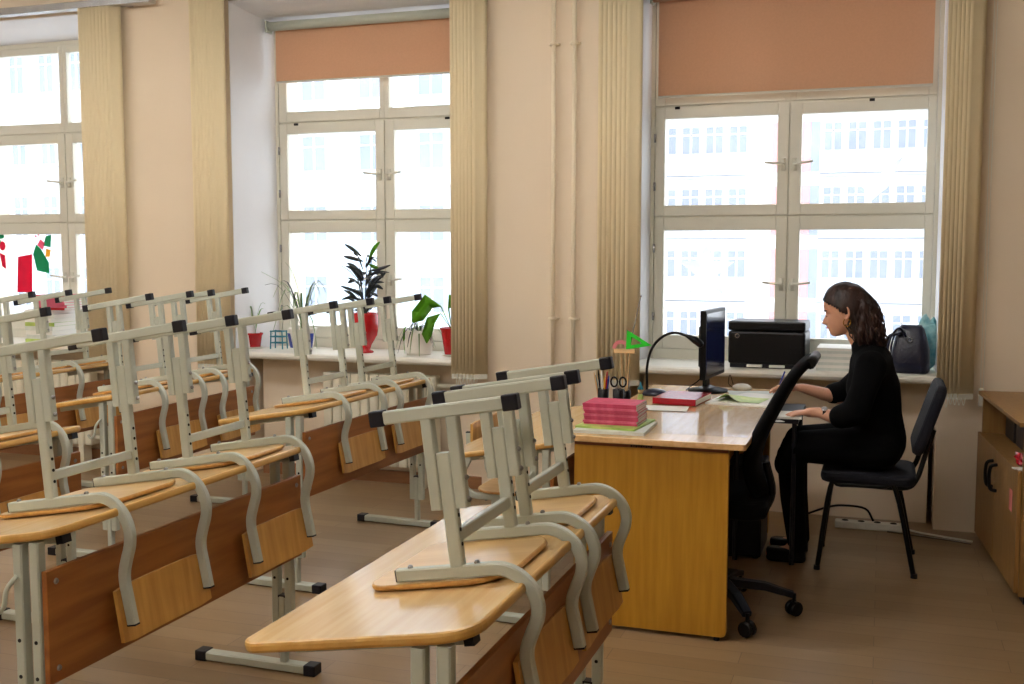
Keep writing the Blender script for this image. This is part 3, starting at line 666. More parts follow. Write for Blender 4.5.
for k in range(6): MB().lathe([(.003, 0), (.003, .002)], m=Matrix.Translation((.13 + .025 * (k % 3), -.131, .09 + .03 * (k // 3))) @ Matrix.Rotation(R(90), 4, 'X'), n=8).obj('button', 'navy_fab', bx)
for k in range(8):
    flat('paper_ream', 'paper' if k % 2 else 'paper_grey', -.33, -.11, 5.93, 6.2, ZS + k * .0152, ZS + k * .0152 + .0148, R(random.uniform(-3, 3)), 'white paper pack, %s of the stack beside the printer' % ['lowest', 'second from below', 'third from below', 'fourth from below', 'fourth from the top', 'third from the top', 'second from the top', 'topmost'][k], 'paper', 'paper packs stacked on the right sill')
# handbag
t = thing('handbag', 'glossy navy handbag on the right window sill behind the chair', 'handbag', (.14, 5.99, ZS), R(-8))
b = MB(); N = 20; vs = []; lv = [(0, .085, .055), (.01, .095, .062), (.06, .098, .062), (.12, .092, .055), (.18, .08, .042), (.23, .066, .024), (.25, .05, .010)]
for z, a, d in lv:
    for k in range(N):
        q = 2 * math.pi * k / N; c_, s_ = math.cos(q), math.sin(q); e_ = .6
        wv = 1 + .05 * noise.noise(Vector((c_ * 2, s_ * 2, z * 18)))
        vs.append((a * math.copysign(abs(c_) ** e_, c_) * wv, d * math.copysign(abs(s_) ** e_, s_) * wv, z))
fs = [tuple(range(N - 1, -1, -1)), tuple(range(len(vs) - N, len(vs)))]
for i in range(len(lv) - 1):
    for k in range(N): fs.append((i * N + k, i * N + (k + 1) % N, (i + 1) * N + (k + 1) % N, (i + 1) * N + k))
b.add(vs, fs).obj('bag_body', 'navy_leather', t, smooth=True)
for y in (-.03, .03): MB().tube(spline([(-.02, y * 1.3, .19), (-.05, y * 1.9, .235), (-.085, y * 2.1, .20), (-.105, y * 2.1, .13), (-.10, y * 2.1, .08)], 5), .006, 7).obj('bag_handle', 'navy_leather', t, smooth=True)
MB().tube(spline([(-.04, -.05, .21), (-.10, -.055, .19), (-.125, -.03, .12), (-.115, -.02, .08)], 5), .010, 7).obj('strap', 'navy_leather', t, smooth=True)
MB().tube([(.012 * math.cos(a), -.052, .175 + .012 * math.sin(a)) for a in [i * math.pi / 6 for i in range(13)]], .0025, 6).obj('ring_buckle', 'silver', t, smooth=True)
bg_ = bmesh.new(); bmesh.ops.create_icosphere(bg_, subdivisions=4, radius=1)
for v in bg_.verts:
    q = v.co.copy(); n_ = noise.noise(q * 2.2) * .22 + noise.noise(q * 6) * .1
    v.co = Vector((q.x * .075, q.y * .05, q.z * .14 + .14)) * (1 + n_ * .6); v.co.z = max(v.co.z, 0)
me = bpy.data.meshes.new('plastic_bag'); bg_.to_mesh(me); bg_.free(); me.materials.append(M['bagteal'])
for p in me.polygons: p.use_smooth = True
o = bpy.data.objects.new('plastic_bag', me); COL.objects.link(o); o.location = (.22, 6.13, ZS); tag(o, 'crumpled pale teal plastic bag behind the navy handbag', 'bag')
# book pile on the left sill
zz = ZS; k = 0
spec = [('green_paper', .03), ('paper_grey', .028), ('paper', .03), ('paper_grey', .03), ('green_paper', .026), ('paper', .028), ('paper_grey', .03), ('paper', .03)]
words = ['bottom', 'second', 'third', 'fourth', 'fifth', 'sixth', 'seventh', 'eighth']
for (c, h), wd in zip(spec, words):
    dx = random.uniform(-.008, .008); book('book', c, -5.60 + dx, -5.36 + dx, 5.92, 6.14, zz, h - .001, R(random.uniform(-4, 4)), 'pale book, %s from below in the pile on the left sill' % ('lowest one' if wd == 'bottom' else wd), 'book', 'books piled on the left sill'); zz += h
for j in range(6):
    dx = random.uniform(-.006, .006)
    book('workbook', 'red' if j == 0 else 'st_pink', -5.50 + dx, -5.24 + dx, 5.90, 6.12, zz, .0165, R(random.uniform(-3, 3)), 'red and pink workbook, %s in the layer on top of the left book pile' % ['lowest', 'second', 'third', 'fourth', 'fifth', 'topmost'][j], 'book', 'workbooks on top of the left pile'); zz += .0172
# pots and plants
def leaf_part(parent, pts, wd, m, th=.0012, up=(0, 0, 1), name='leaf'):
    return MB().blade(pts, wd, th, up).obj(name, m, parent, smooth=True)
def arch(az, L, h, droop, base=(0, 0, 0), n=7):
    out = []
    for i in range(n):
        s = i / (n - 1); r = L * s; out.append((base[0] + r * math.cos(az), base[1] + r * math.sin(az), base[2] + h * math.sin(min(s * 1.2, 1) * math.pi / 2) - droop * s * s * s))
    return out
def pot(parent, r0, r1, h, m, rim=.006, saucer=None):
    MB().lathe([(r0, 0.006 if saucer else 0), (r1, h), (r1 + rim, h), (r1 + rim, h + .012), (r1 - .004, h + .012), (r1 - .006, h - .01)], n=24).obj('pot', m, parent, smooth=False)
    MB().lathe([(r1 - .007, h - .012), (.002, h - .008)], n=20).obj('soil', 'soil', parent)
    if saucer: MB().lathe([(r0 + .008, 0), (r0 + .02, .012), (r0 + .014, .012), (r0 + .006, .005)], n=24).obj('saucer', saucer, parent)
t = thing('potted_plant', 'small red flower pot with thin blades at the left end of the sill', 'plant', (-3.885, 6.08, ZS), 0, 'pot plants on the middle sill')
pot(t, .042, .055, .09, 'redpot', saucer='whitepot')
for az, L, h, d in ((.3, .08, .22, .02), (1.6, .05, .16, 0), (3.4, .11, .12, .08), (5.0, .07, .2, .02)): leaf_part(t, arch(az, L, h, d, (0, 0, .09)), .005, 'leaf_pale')
leaf_part(t, arch(.2, .06, .17, 0, (.01, 0, .09)), .011, 'leaf')
t = thing('wire_stand', 'teal wire stand between the small red pot and the blue-white pot', 'stand', (-3.71, 6.10, ZS))
for dx in (-.045, .045):
    for dy in (-.03, .03): MB().tube([(dx, dy, 0), (dx * .9, dy * .9, .12)], .005, 6).obj('leg', 'teal', t)
for z in (.04, .08, .115): MB().tube([(-.045, -.03, z), (.045, -.03, z), (.045, .03, z), (-.045, .03, z), (-.045, -.03, z)], .0035, 6).obj('wire_ring', 'teal', t)
t = thing('potted_plant', 'spider plant in a white and cobalt blue pot on the middle sill', 'plant', (-3.52, 6.08, ZS), 0, 'pot plants on the middle sill')
pot(t, .06, .085, .13, 'whitepot')
for a in (4.2, 5.0, 5.8): MB().box(-.014, .014, -.004, 0, .02, .115, Matrix.Rotation(a + math.pi / 2, 4, 'Z') @ Matrix.Translation((0, -.077, 0)) @ Matrix.Rotation(R(12), 4, 'X')).obj('blue_stripe', 'blue', t)
for k in range(20):
    az = k * 2.4; L = random.uniform(.10, .24); leaf_part(t, arch(az, L, random.uniform(.12, .38), random.uniform(.05, .3) if k % 3 else .02, (0, 0, .13)), random.uniform(.004, .007), 'leaf_pale' if k % 3 else 'leaf_dark')
for p in ([(0, 0, .13), (-.05, 0, .30), (-.14, 0, .42), (-.3, 0, .50)], [(0, 0, .13), (-.02, 0, .35), (-.07, .0, .5), (-.12, 0, .56)]): leaf_part(t, spline(p, 3), .004, 'leaf_pale')
t = thing('potted_plant', 'tall red vase with a bushy plant of dark flat stems', 'plant', (-3.06, 6.05, ZS), 0, 'pot plants on the middle sill')
MB().lathe([(.05, 0), (.052, .008), (.03, .02), (.04, .05), (.075, .11), (.085, .17), (.082, .24), (.078, .25), (.072, .245), (.07, .2)], n=28).obj('vase', 'redpot', t, smooth=True)
MB().lathe([(.07, .215), (.002, .222)], n=20).obj('soil', 'soil', t)
random.seed(11)
for k in range(46):
    az = random.uniform(0, 6.28); h = random.uniform(.03, .42); sp = random.uniform(.05, .17) * (1.15 - h); base = Vector((math.cos(az) * .02, math.sin(az) * .02, .22 + h * .75))
    L = random.uniform(.08, .14)
    p1 = base + Vector((math.cos(az) * L * .6, math.sin(az) * L * .4, L * random.uniform(.1, .7))); p2 = p1 + Vector((math.cos(az) * L * .5, math.sin(az) * L * .35, L * random.uniform(-.25, .4)))
    leaf_part(t, spline([base, p1, p2], 3), random.uniform(.010, .015), 'leaf_dark', .002, (math.sin(k), math.cos(k), .6))
for k in range(7):
    az = k * .9; MB().tube([(0, 0, .2), (math.cos(az) * .03, math.sin(az) * .03, .4), (math.cos(az) * .05, math.sin(az) * .05, .62 - .03 * k)], [.006, .005, .002], 6).obj('stem', 'leaf_dark', t)
for x, z, dx, dz in ((-.02, .60, -.11, .075), (-.01, .57, -.13, .03), (.03, .58, .08, .11), (.03, .55, .07, -.02)):
    leaf_part(t, spline([(x, 0, z), (x + dx * .5, -.01, z + dz * .6), (x + dx, -.01, z + dz)], 3), .013, 'leaf_dark' if dx < 0 else 'leaf', .002, (0, 1, .3))
t = thing('potted_plant', 'white round pot with drooping narrow leaves on the middle sill', 'plant', (-2.70, 6.06, ZS), 0, 'pot plants on the middle sill')
MB().lathe([(.075, 0), (.082, .02), (.092, .13), (.094, .15), (.088, .15), (.085, .12)], n=28).obj('pot', 'whitepot', t, smooth=True)
MB().lathe([(.087, .135), (.002, .14)], n=20).obj('soil', 'soil', t)
for k in range(16):
    az = k * 2.4; leaf_part(t, arch(az, random.uniform(.1, .17), random.uniform(.05, .1), random.uniform(.1, .2), (0, 0, .14)), .005, 'leaf_dark' if k % 2 else 'leaf_pale')
leaf_part(t, spline([(-.02, -.03, .14), (-.05, -.085, .17), (-.055, -.10, .1), (-.05, -.095, .01)], 4), .008, 'leaf')
t = thing('potted_plant', 'narrow red pot with broad bright green leaves beside the blind', 'plant', (-2.47, 6.03, ZS), 0, 'pot plants on the middle sill')
pot(t, .042, .065, .16, 'redpot', saucer='whitepot')
for p, wd in (([(0, 0, .16), (-.06, -.02, .30), (-.14, -.02, .33), (-.21, -.03, .24), (-.24, -.04, .20)], [.003, .006, .05, .045, .005]), ([(0, 0, .16), (-.01, -.02, .29), (.02, -.03, .34), (.09, -.03, .33)], [.003, .006, .045, .006]), ([(0, 0, .16), (-.05, -.05, .26), (-.10, -.08, .22), (-.125, -.09, .13), (-.125, -.09, .08)], [.003, .004, .03, .035, .004]), ([(0, 0, .16), (.05, .02, .25), (.10, .02, .26), (.15, .0, .2)], [.003, .006, .04, .005])):
    P = [Vector(q) for q in p]
    leaf_part(t, P, wd, 'leaf', .002, (.2, .8, .5))

# ------------------------------------------------------------------ chairs of the teacher
t = thing('office_chair', 'black swivel office chair pushed against the teacher desk', 'office chair', (-.585, 4.27, 0))
for k in range(5):
    a = R(-62 + 72 * k); d = Vector((math.cos(a), math.sin(a), 0))
    arm = MB().tube([d * .03 + Vector((0, 0, .125)), d * .17 + Vector((0, 0, .115)), d * .28 + Vector((0, 0, .085))], [1.15, 1, .8], rect=(.045, .03), up=(0, 0, 1)).obj('base_arm', 'black_plastic', t)
    mm = Matrix.Translation(d * .285) @ Matrix.Rotation(a + .6, 4, 'Z')
    for sy in (-.014, .014): MB().lathe([(.027, -.009), (.03, -.005), (.03, .005), (.027, .009)], n=14, m=mm @ Matrix.Translation((0, sy, .03)) @ Matrix.Rotation(R(90), 4, 'X')).obj('caster', 'black', arm)
    MB().tube([d * .285 + Vector((0, 0, .03)), d * .285 + Vector((0, 0, .09))], .008, 8).obj('caster_stem', 'black', arm)
MB().lathe([(.04, .09), (.04, .15), (.027, .16), (.027, .30), (.016, .30), (.016, .42)], n=16).obj('gas_lift', 'black', t, smooth=False)
MB().prism(rrect(-.23, .19, -.22, .22, .07, 6), .43, .50, bev=.02).obj('seat', 'black_fab', t)
bp = spline([(.15, 0, .50), (.115, 0, .60), (.13, 0, .70), (.19, 0, .83), (.255, 0, .95), (.305, 0, 1.015), (.335, 0, 1.03)], 4)
b = MB(); vs = []; fs = []; NB = 9
for i, p in enumerate(bp):
    s = i / (len(bp) - 1); hw = .12 + .10 * math.sin(min(1, s * 1.6) * math.pi / 2) - .04 * max(0, s - .8) * 5
    tdir = (bp[min(i + 1, len(bp) - 1)] - bp[max(i - 1, 0)]).normalized(); nr = Vector((tdir.z, 0, -tdir.x)); thk = .034 * (1 - .45 * s)
    for sg in (1, -1):
        for j in range(NB):
            y = -hw + 2 * hw * j / (NB - 1); jj = j if sg > 0 else NB - 1 - j; y = -hw + 2 * hw * jj / (NB - 1); q = 1 - (y / hw) ** 4 * .6
            vs.append(p + nr * sg * thk * q + Vector((0, y, 0)))
RN = 2 * NB
for i in range(len(bp) - 1):
    for j in range(RN): fs.append((i * RN + j, i * RN + (j + 1) % RN, (i + 1) * RN + (j + 1) % RN, (i + 1) * RN + j))
fs += [tuple(range(RN - 1, -1, -1)), tuple(range(len(vs) - RN, len(vs)))]
b.add(vs, fs).obj('backrest', 'black_fab', t, smooth=True)
MB().tube([bp[-1] + Vector((0, -.17, 0)), bp[-1] + Vector((0, .17, 0))], .02, 10).obj('top_roll', 'black', t, smooth=True)
MB().tube(spline([(0, 0, .42), (.14, 0, .42), (.19, 0, .50), (.165, 0, .62)], 4), .016, 8).obj('back_support', 'black', t)
# visitor chair she sits on
VX, VY = -.04, 5.20
t = thing('visitor_chair', 'dark padded visitor chair with black tube legs under the woman', 'chair', (VX, VY, 0))
MB().prism(rrect(-.21, .20, -.22, .22, .06, 6), .405, .452, bev=.016).obj('seat', 'navy_fab', t)
for s in (-1, 1):
    y = s * .205
    MB().tube(spline([(.20, y, 0), (.115, y, .385), (.05, y, .40), (-.12, y, .398), (-.165, y, .38), (-.215, y, 0)], 5), .0115, 8).obj('leg_frame', 'black', t, smooth=True)
    for fx_ in (.20, -.215): MB().lathe([(.015, 0), (.014, .02)], (fx_, y, 0), 10).obj('leg_tip', 'black_plastic', t)
    MB().tube(spline([(.05, y * .9, .395), (.16, y * .9, .40), (.20, y * .85, .44), (.225, y * .8, .52), (.265, y * .75, .66)], 5), .0115, 8).obj('back_post', 'black', t, smooth=True)
bk = MB(); m = Matrix.Translation((.245, 0, .70)) @ Matrix.Rotation(R(18), 4, 'Y') @ Matrix.Rotation(R(-90), 4, 'Y') @ Matrix.Rotation(R(90), 4, 'Z')
bk.prism(rrect(-.22, .22, -.165, .165, .07, 6), -.024, .024, m, bev=.018).obj('backrest', 'navy_fab', t)

# ------------------------------------------------------------------ the woman
def skin_mesh(verts, edges, n=20):
    """closed tapered capsules along every bone; fused into one surface by remeshed()"""
    out = MB()
    for i, j in edges:
        A, B = Vector(verts[i][0]), Vector(verts[j][0]); ra, rb = [v if isinstance(v, tuple) else (v, v) for v in (verts[i][1], verts[j][1])]
        ax = B - A; L = ax.length; ax.normalize()
        e1 = Vector((1, 0, 0)) - ax * ax.x
        if e1.length < .3: e1 = Vector((0, 0, 1)) - ax * ax.z
        e1.normalize(); e2 = ax.cross(e1); rings = []
        for k in range(1, 5):
            q = math.pi / 2 * k / 5; m_ = (ra[0] + ra[1]) / 2; rings.append((A - ax * m_ * math.cos(q), (ra[0] * math.sin(q), ra[1] * math.sin(q))))
        for k in range(5):
            f = k / 4; rings.append((A.lerp(B, f), (ra[0] + (rb[0] - ra[0]) * f, ra[1] + (rb[1] - ra[1]) * f)))
        for k in range(4, 0, -1):
            q = math.pi / 2 * k / 5; m_ = (rb[0] + rb[1]) / 2; rings.append((B + ax * m_ * math.cos(q), (rb[0] * math.sin(q), rb[1] * math.sin(q))))
        vs = []
        for p, (r1, r2) in rings:
            for k in range(n):
                q = 2 * math.pi * k / n; vs.append(p + e1 * r1 * math.cos(q) + e2 * r2 * math.sin(q))
        fs = [tuple(range(n - 1, -1, -1)), tuple(range(len(vs) - n, len(vs)))]
        for a_ in range(len(rings) - 1):
            for k in range(n): fs.append((a_ * n + k, a_ * n + (k + 1) % n, (a_ + 1) * n + (k + 1) % n, (a_ + 1) * n + k))
        out.add(vs, fs)
    return out.mesh('bones', 'skin')
def remeshed(meshes, name, voxel, m, parent, smooth=2):
    bm = bmesh.new()
    for me in meshes: bm.from_mesh(me)
    me = bpy.data.meshes.new(name); bm.to_mesh(me); bm.free(); o = bpy.data.objects.new('tmp', me); COL.objects.link(o)
    r = o.modifiers.new('r', 'REMESH'); r.mode = 'VOXEL'; r.voxel_size = voxel
    if smooth: s = o.modifiers.new('s', 'SMOOTH'); s.iterations = smooth; s.factor = .5
    dg = bpy.context.evaluated_depsgraph_get(); dg.update()
    out = bpy.data.meshes.new_from_object(o.evaluated_get(dg)); bpy.data.objects.remove(o)
    out.materials.clear(); out.materials.append(M[m]); out.name = name
    for p in out.polygons: p.use_smooth = True
    q = bpy.data.objects.new(name, out); COL.objects.link(q); q.parent = parent; return q
person = thing('person', 'woman in a black dress with dark wavy hair sitting at the desk, writing', 'person', (0, 0, 0))
PY = 5.17
V = []; Ed = []
def chain(pts, start=None):
    prev = start
    for p, r in pts:
        V.append((p, r)); i = len(V) - 1
        if prev is not None: Ed.append((prev, i))
        prev = i
    return prev
pel = chain([((.0, PY, .575), (.112, .125))])
ch_ = chain([((-.005, PY, .70), (.095, .11)), ((-.02, PY, .83), (.10, .12)), ((-.05, PY, .93), (.075, .09))], pel)
nk = chain([((-.085, PY, 1.01), .043), ((-.118, PY, 1.07), .043), ((-.130, PY, 1.12), .045)], ch_)
def hand(wrist, wi, dirx, spread, up, side, curl):
    """wrist: point, dirx: forward unit, spread: unit across towards the thumb side"""
    f = Vector(dirx).normalized(); s = Vector(spread).normalized(); u = Vector(up).normalized(); w_ = Vector(wrist)
    pc = chain([((w_ + f * .045).to_tuple(), (.022, .014))], wi)
    for k, (off, L) in enumerate(((.024, .068), (.008, .076), (-.009, .070), (-.024, .054))):
        b_ = w_ + f * (.082 - .004 * abs(k - 1)) + s * off; pts = [(b_, .0095)]; d = f + s * off * 3; d.normalize(); p = b_
        for j, fr in enumerate((.42, .32, .26)):
            d = (d - u * curl * (.35 + .3 * j)).normalized(); p = p + d * L * fr; pts.append((p, .0088 - .0009 * j))
        chain([(tuple(q), r) for q, r in pts], pc)
    b_ = w_ + f * .03 + s * .024; chain([(tuple(b_), .011), (tuple(b_ + f * .03 + s * .022 - u * .008), .0098), (tuple(b_ + f * .058 + s * .024 - u * .014), .0085)], pc)
# near (left) arm
sh = chain([((-.048, PY - .165, .935), .047)], ch_)
wN = (-.262, 4.985, .722)
a = chain([((-.075, PY - .215, .83), .041), ((-.115, PY - .220, .715), .036), ((-.19, 4.965, .705), .031), (wN, (.024, .020))], sh)
hand(wN, a, (-1, .10, -.06), (-.1, 1, 0), (0, 0, 1), 1, .35)
# far (right) arm
sh = chain([((-.06, PY + .165, .935), .047)], ch_)
wF = (-.355, 5.27, .795)
a = chain([((-.10, PY + .20, .83), .041), ((-.175, PY + .19, .745), .036), ((-.26, 5.31, .765), .031), (wF, (.024, .020))], sh)
hand(wF, a, (-1, -.35, .08), (-.3, -1, .2), (0, -.2, 1), -1, .55)
for s, yy_ in ((-1, -.085), (1, .085)):
    chain([((.0, PY + yy_, .545), .080), ((-.20, PY + yy_, .545), .068), ((-.385, PY + yy_, .53), .053), ((-.375, PY + yy_, .30), .045), ((-.345, PY + yy_, .095), .032), ((-.39, PY + yy_, .045), .03), ((-.47, PY + yy_, .03), .024)], pel)
body = skin_mesh(V, Ed)
# head
HM = Matrix.Translation((-.140, PY, 1.070)) @ Matrix.Rotation(R(-15), 4, 'Y')
rings = [(.0, -.070, -.025, .018), (.010, -.084, 0, .034), (.025, -.089, .02, .044), (.04, -.088, .045, .052), (.05, -.091, .058, .056), (.06, -.089, .068, .060), (.07, -.090, .076, .063), (.08, -.089, .083, .066), (.09, -.087, .088, .069), (.10, -.084, .092, .071), (.11, -.080, .095, .073), (.122, -.083, .097, .075), (.135, -.088, .099, .076), (.15, -.087, .1, .077), (.17, -.080, .098, .075), (.19, -.066, .088, .068), (.207, -.044, .07, .054), (.218, -.018, .045, .034), (.224, .005, .02, .01)]
NS = 48; vs = []
for z, fx_, bx_, hw in rings:
    c = (fx_ + bx_) / 2; rx = (bx_ - fx_) / 2
    for k in range(NS):
        q = 2 * math.pi * k / NS; cx_, sy_ = math.cos(q), math.sin(q)
        x = c + rx * cx_; y = hw * math.copysign(abs(sy_) ** .85, sy_)
        if cx_ < 0:
            fy = math.exp(-(y / .011) ** 2)
            prof_ = {.06: .006, .07: .023, .08: .021, .09: .015, .10: .010, .11: .006, .122: .002}.get(z, 0)
            x -= prof_ * fy
            if z in (.05, .04): x -= .003 * math.exp(-(y / .02) ** 2)
            if z in (.10, .11): x += .006 * math.exp(-((abs(y) - .032) / .012) ** 2)
        vs.append(HM @ Vector((x, y, z)))
fs = [tuple(range(NS - 1, -1, -1)), tuple(range(len(vs) - NS, len(vs)))]
for i in range(len(rings) - 1):
    for k in range(NS): fs.append((i * NS + k, i * NS + (k + 1) % NS, (i + 1) * NS + (k + 1) % NS, (i + 1) * NS + k))
hb_ = MB().add(vs, fs)
for s in (-1, 1):   # ears
    mm = HM @ Matrix.Translation((.004, s * .073, .100)) @ Matrix.Rotation(s * R(16), 4, 'Z') @ Matrix.Rotation(R(10), 4, 'Y')
    hb_.tube([mm @ Vector((.018 * math.cos(a_), s * .006, .030 * math.sin(a_))) for a_ in [i * math.pi / 8 for i in range(17)]], .0055, 6)
    hb_.prism([(.016 * math.cos(a_), .027 * math.sin(a_)) for a_ in [i * math.pi / 8 for i in range(16)]], -.004, .004, mm @ Matrix.Translation((0, s * .002, 0)) @ Matrix.Rotation(R(90), 4, 'X'))
head = hb_.mesh('head', 'skin')
bo = remeshed([body, head], 'body', .0035, 'skin', person, 2); bo['label'] = 'bare face, neck, forearms and hands'
# eyes, brows, lips
for s in (-1, 1):
    MB().tube([HM @ Vector(p) for p in ((-.083, s * .022, .103), (-.085, s * .031, .100), (-.079, s * .042, .103))], [.0012, .0026, .0012], 6).obj('eyelashes', 'hair', person)
    MB().tube([HM @ Vector(p) for p in ((-.0885, s * .016, .124), (-.087, s * .031, .130), (-.074, s * .047, .126))], [.002, .0028, .0015], 6).obj('eyebrow', 'hair', person)
MB().tube([HM @ Vector(p) for p in ((-.082, -.022, .046), (-.0935, -.008, .048), (-.0945, 0, .0475), (-.0935, .008, .048), (-.082, .022, .046))], [.001, .0042, .0046, .0042, .001], 8).obj('lips', 'lip', person, smooth=True)
# dress
V = []; Ed = []
pel = chain([((-.005, PY, .585), (.122, .15))])
c1 = chain([((-.018, PY, .70), (.112, .135)), ((-.035, PY, .82), (.120, .145)), ((-.045, PY, .92), (.098, .12))], pel)
chain([((-.075, PY, .995), (.060, .068)), ((-.090, PY, 1.035), (.050, .052))], c1)
for s in (-1, 1):
    s0 = chain([((-.045, PY + s * .15, .935), .070)], c1)
    if s < 0: chain([((-.075, PY - .205, .83), .058), ((-.105, PY - .218, .735), .062), ((-.165, PY - .212, .712), .054)], s0)
    else: chain([((-.10, PY + .195, .835), .058), ((-.16, PY + .195, .775), .056), ((-.215, PY + .175, .765), .050)], s0)
for yy_ in (-.085, .085): chain([((.0, PY + yy_, .553), .093), ((-.18, PY + yy_, .553), .088), ((-.36, PY + yy_, .545), .072), ((-.395, PY + yy_, .46), .068)], pel)
d = skin_mesh(V, Ed)
do = remeshed([d], 'dress', .008, 'black_fab', person, 3); do['label'] = 'loose black dress with elbow-length sleeves'
tr_v = []; V = []; Ed = []
for yy_ in (-.085, .085): chain([((-.388, PY + yy_, .50), .064), ((-.375, PY + yy_, .30), .056), ((-.348, PY + yy_, .075), .044)])
to = remeshed([skin_mesh(V[:3], Ed[:2])], 'legging', .006, 'black_fab', person, 2); to2 = to.copy(); COL.objects.link(to2); to2.parent = person; to2.location = (0, .17, 0)
for yy_ in (-.085, .085):
    MB().prism([(x, y) for x, y in rrect(-.49, -.31, PY + yy_ - .036, PY + yy_ + .036, .034, 5)], .001, .065, bev=.012).obj('shoe', 'black', person)
# wristwatch and earring
wv = Vector(wN) + Vector((.025, -.003, -.002))
MB().tube([wv + Vector((-.25 * .0, .027 * math.cos(a_), .024 * math.sin(a_))) for a_ in [i * math.pi / 10 for i in range(21)]], 1, rect=(.014, .003), up=(0, 1, 0)).obj('watch_strap', 'black', person, smooth=True)
MB().lathe([(.013, 0), (.013, .005), (.011, .006)], m=Matrix.Translation(wv + Vector((0, -.016, .020))) @ Matrix.Rotation(R(35), 4, 'X'), n=18).obj('watch_face', 'silver', person)
eo = HM @ Vector((.0, -.080, .055))
MB().tube([eo + Vector((.016 * math.cos(a_), 0, .018 * math.sin(a_))) for a_ in [i * math.pi / 8 for i in range(17)]], .002, 6).obj('earring', 'gold', person, smooth=True)
# hair: cap, gathered wavy tail, loose strands
bm = bmesh.new(); bmesh.ops.create_uvsphere(bm, u_segments=64, v_segments=40, radius=1)
dele = []
for v in bm.verts:
    q = v.co.copy(); v.co = Vector((.010 + q.x * .108, q.y * .088, .126 + q.z * .112))
for f in bm.faces:
    c = f.calc_center_median(); xl = -.088 + max(0, .185 - c.z) * .98
    if (c.z < .19 and c.x < xl) or c.z < .035: dele.append(f)
bmesh.ops.delete(bm, geom=dele, context='FACES')
for v in bm.verts:
    n_ = noise.noise(Vector((v.co.x * 20, v.co.y * 45, v.co.z * 25))); dv = (v.co - Vector((.01, 0, .12))).normalized(); v.co = HM @ (v.co + dv * .004 * n_)
me = bpy.data.meshes.new('hair_cap'); bm.to_mesh(me); bm.free(); me.materials.append(M['hair'])
for p in me.polygons: p.use_smooth = True
o = bpy.data.objects.new('hair', me); COL.objects.link(o); o.parent = person; so = o.modifiers.new('thick', 'SOLIDIFY'); so.thickness = .008; so.offset = -1
hp = [Vector(p) for p in ((.045, 0, .165), (.068, 0, .135), (.068, 0, .075), (.064, 0, .01), (.072, 0, -.05), (.095, 0, -.105))]
rad = [.045, .066, .080, .082, .070, .028]
P = spline([HM @ p for p in hp], 8); vs = []; fs = []; NS = 40
for i, p in enumerate(P):
    s = i / (len(P) - 1) * 5; k0 = min(int(s), 4); r = rad[k0] + (rad[k0 + 1] - rad[k0]) * (s - k0)
    tt = (P[min(i + 1, len(P) - 1)] - P[max(i - 1, 0)]).normalized(); b_ = Vector((0, 1, 0)); nr = tt.cross(b_)
    for k in range(NS):
        q = 2 * math.pi * k / NS; lump = 1 + .16 * math.sin(k * 2 * math.pi / NS * 7 + i * .35) * .5 + .22 * noise.noise(Vector((math.cos(q) * 2, math.sin(q) * 2, i * .22)))
        vs.append(p + (nr * math.cos(q) * .92 + b_ * math.sin(q) * 1.02) * r * lump)
for i in range(len(P) - 1):
    for k in range(NS): fs.append((i * NS + k, i * NS + (k + 1) % NS, (i + 1) * NS + (k + 1) % NS, (i + 1) * NS + k))
fs += [tuple(range(NS - 1, -1, -1)), tuple(range(len(vs) - NS, len(vs)))]
MB().add(vs, fs).obj('hair_tail', 'hair', person, smooth=True)
random.seed(5); lk = MB()
for k in range(70):
    q = random.uniform(0, 6.283); ph = random.uniform(0, 6.28); pts = []
    i0 = random.randint(4, 12); 
    for i in range(i0, len(P)):
        s = i / (len(P) - 1) * 5; k0 = min(int(s), 4); r = rad[k0] + (rad[k0 + 1] - rad[k0]) * (s - k0); r = r * 1.04 + .008 * math.sin(i * .7 + ph)
        pts.append(P[i] + Vector((math.cos(q) * r, math.sin(q) * r, 0)))
    lk.tube(pts, [.0028] * (len(pts) - 1) + [.0006], 5)
lk.obj('hair_locks', 'hair', person, smooth=True)['kind'] = 'stuff'
tag(MB().tube([(-.475, 5.225, .765), (-.435, 5.235, .875)], [.0015, .004], 6).obj('pen', 'blue'), 'pen held in the woman\'s far hand', 'pen')
flat('notepad', 'paper', -.46, -.34, 4.95, 5.14, .6903, .700, R(4), 'white notepad under the woman\'s near hand', 'notepad')
flat('tissue', 'paper', -.45, -.41, 4.85, 4.90, .6903, .6925, R(30), 'small crumpled white paper slip beside the notepad', 'paper')

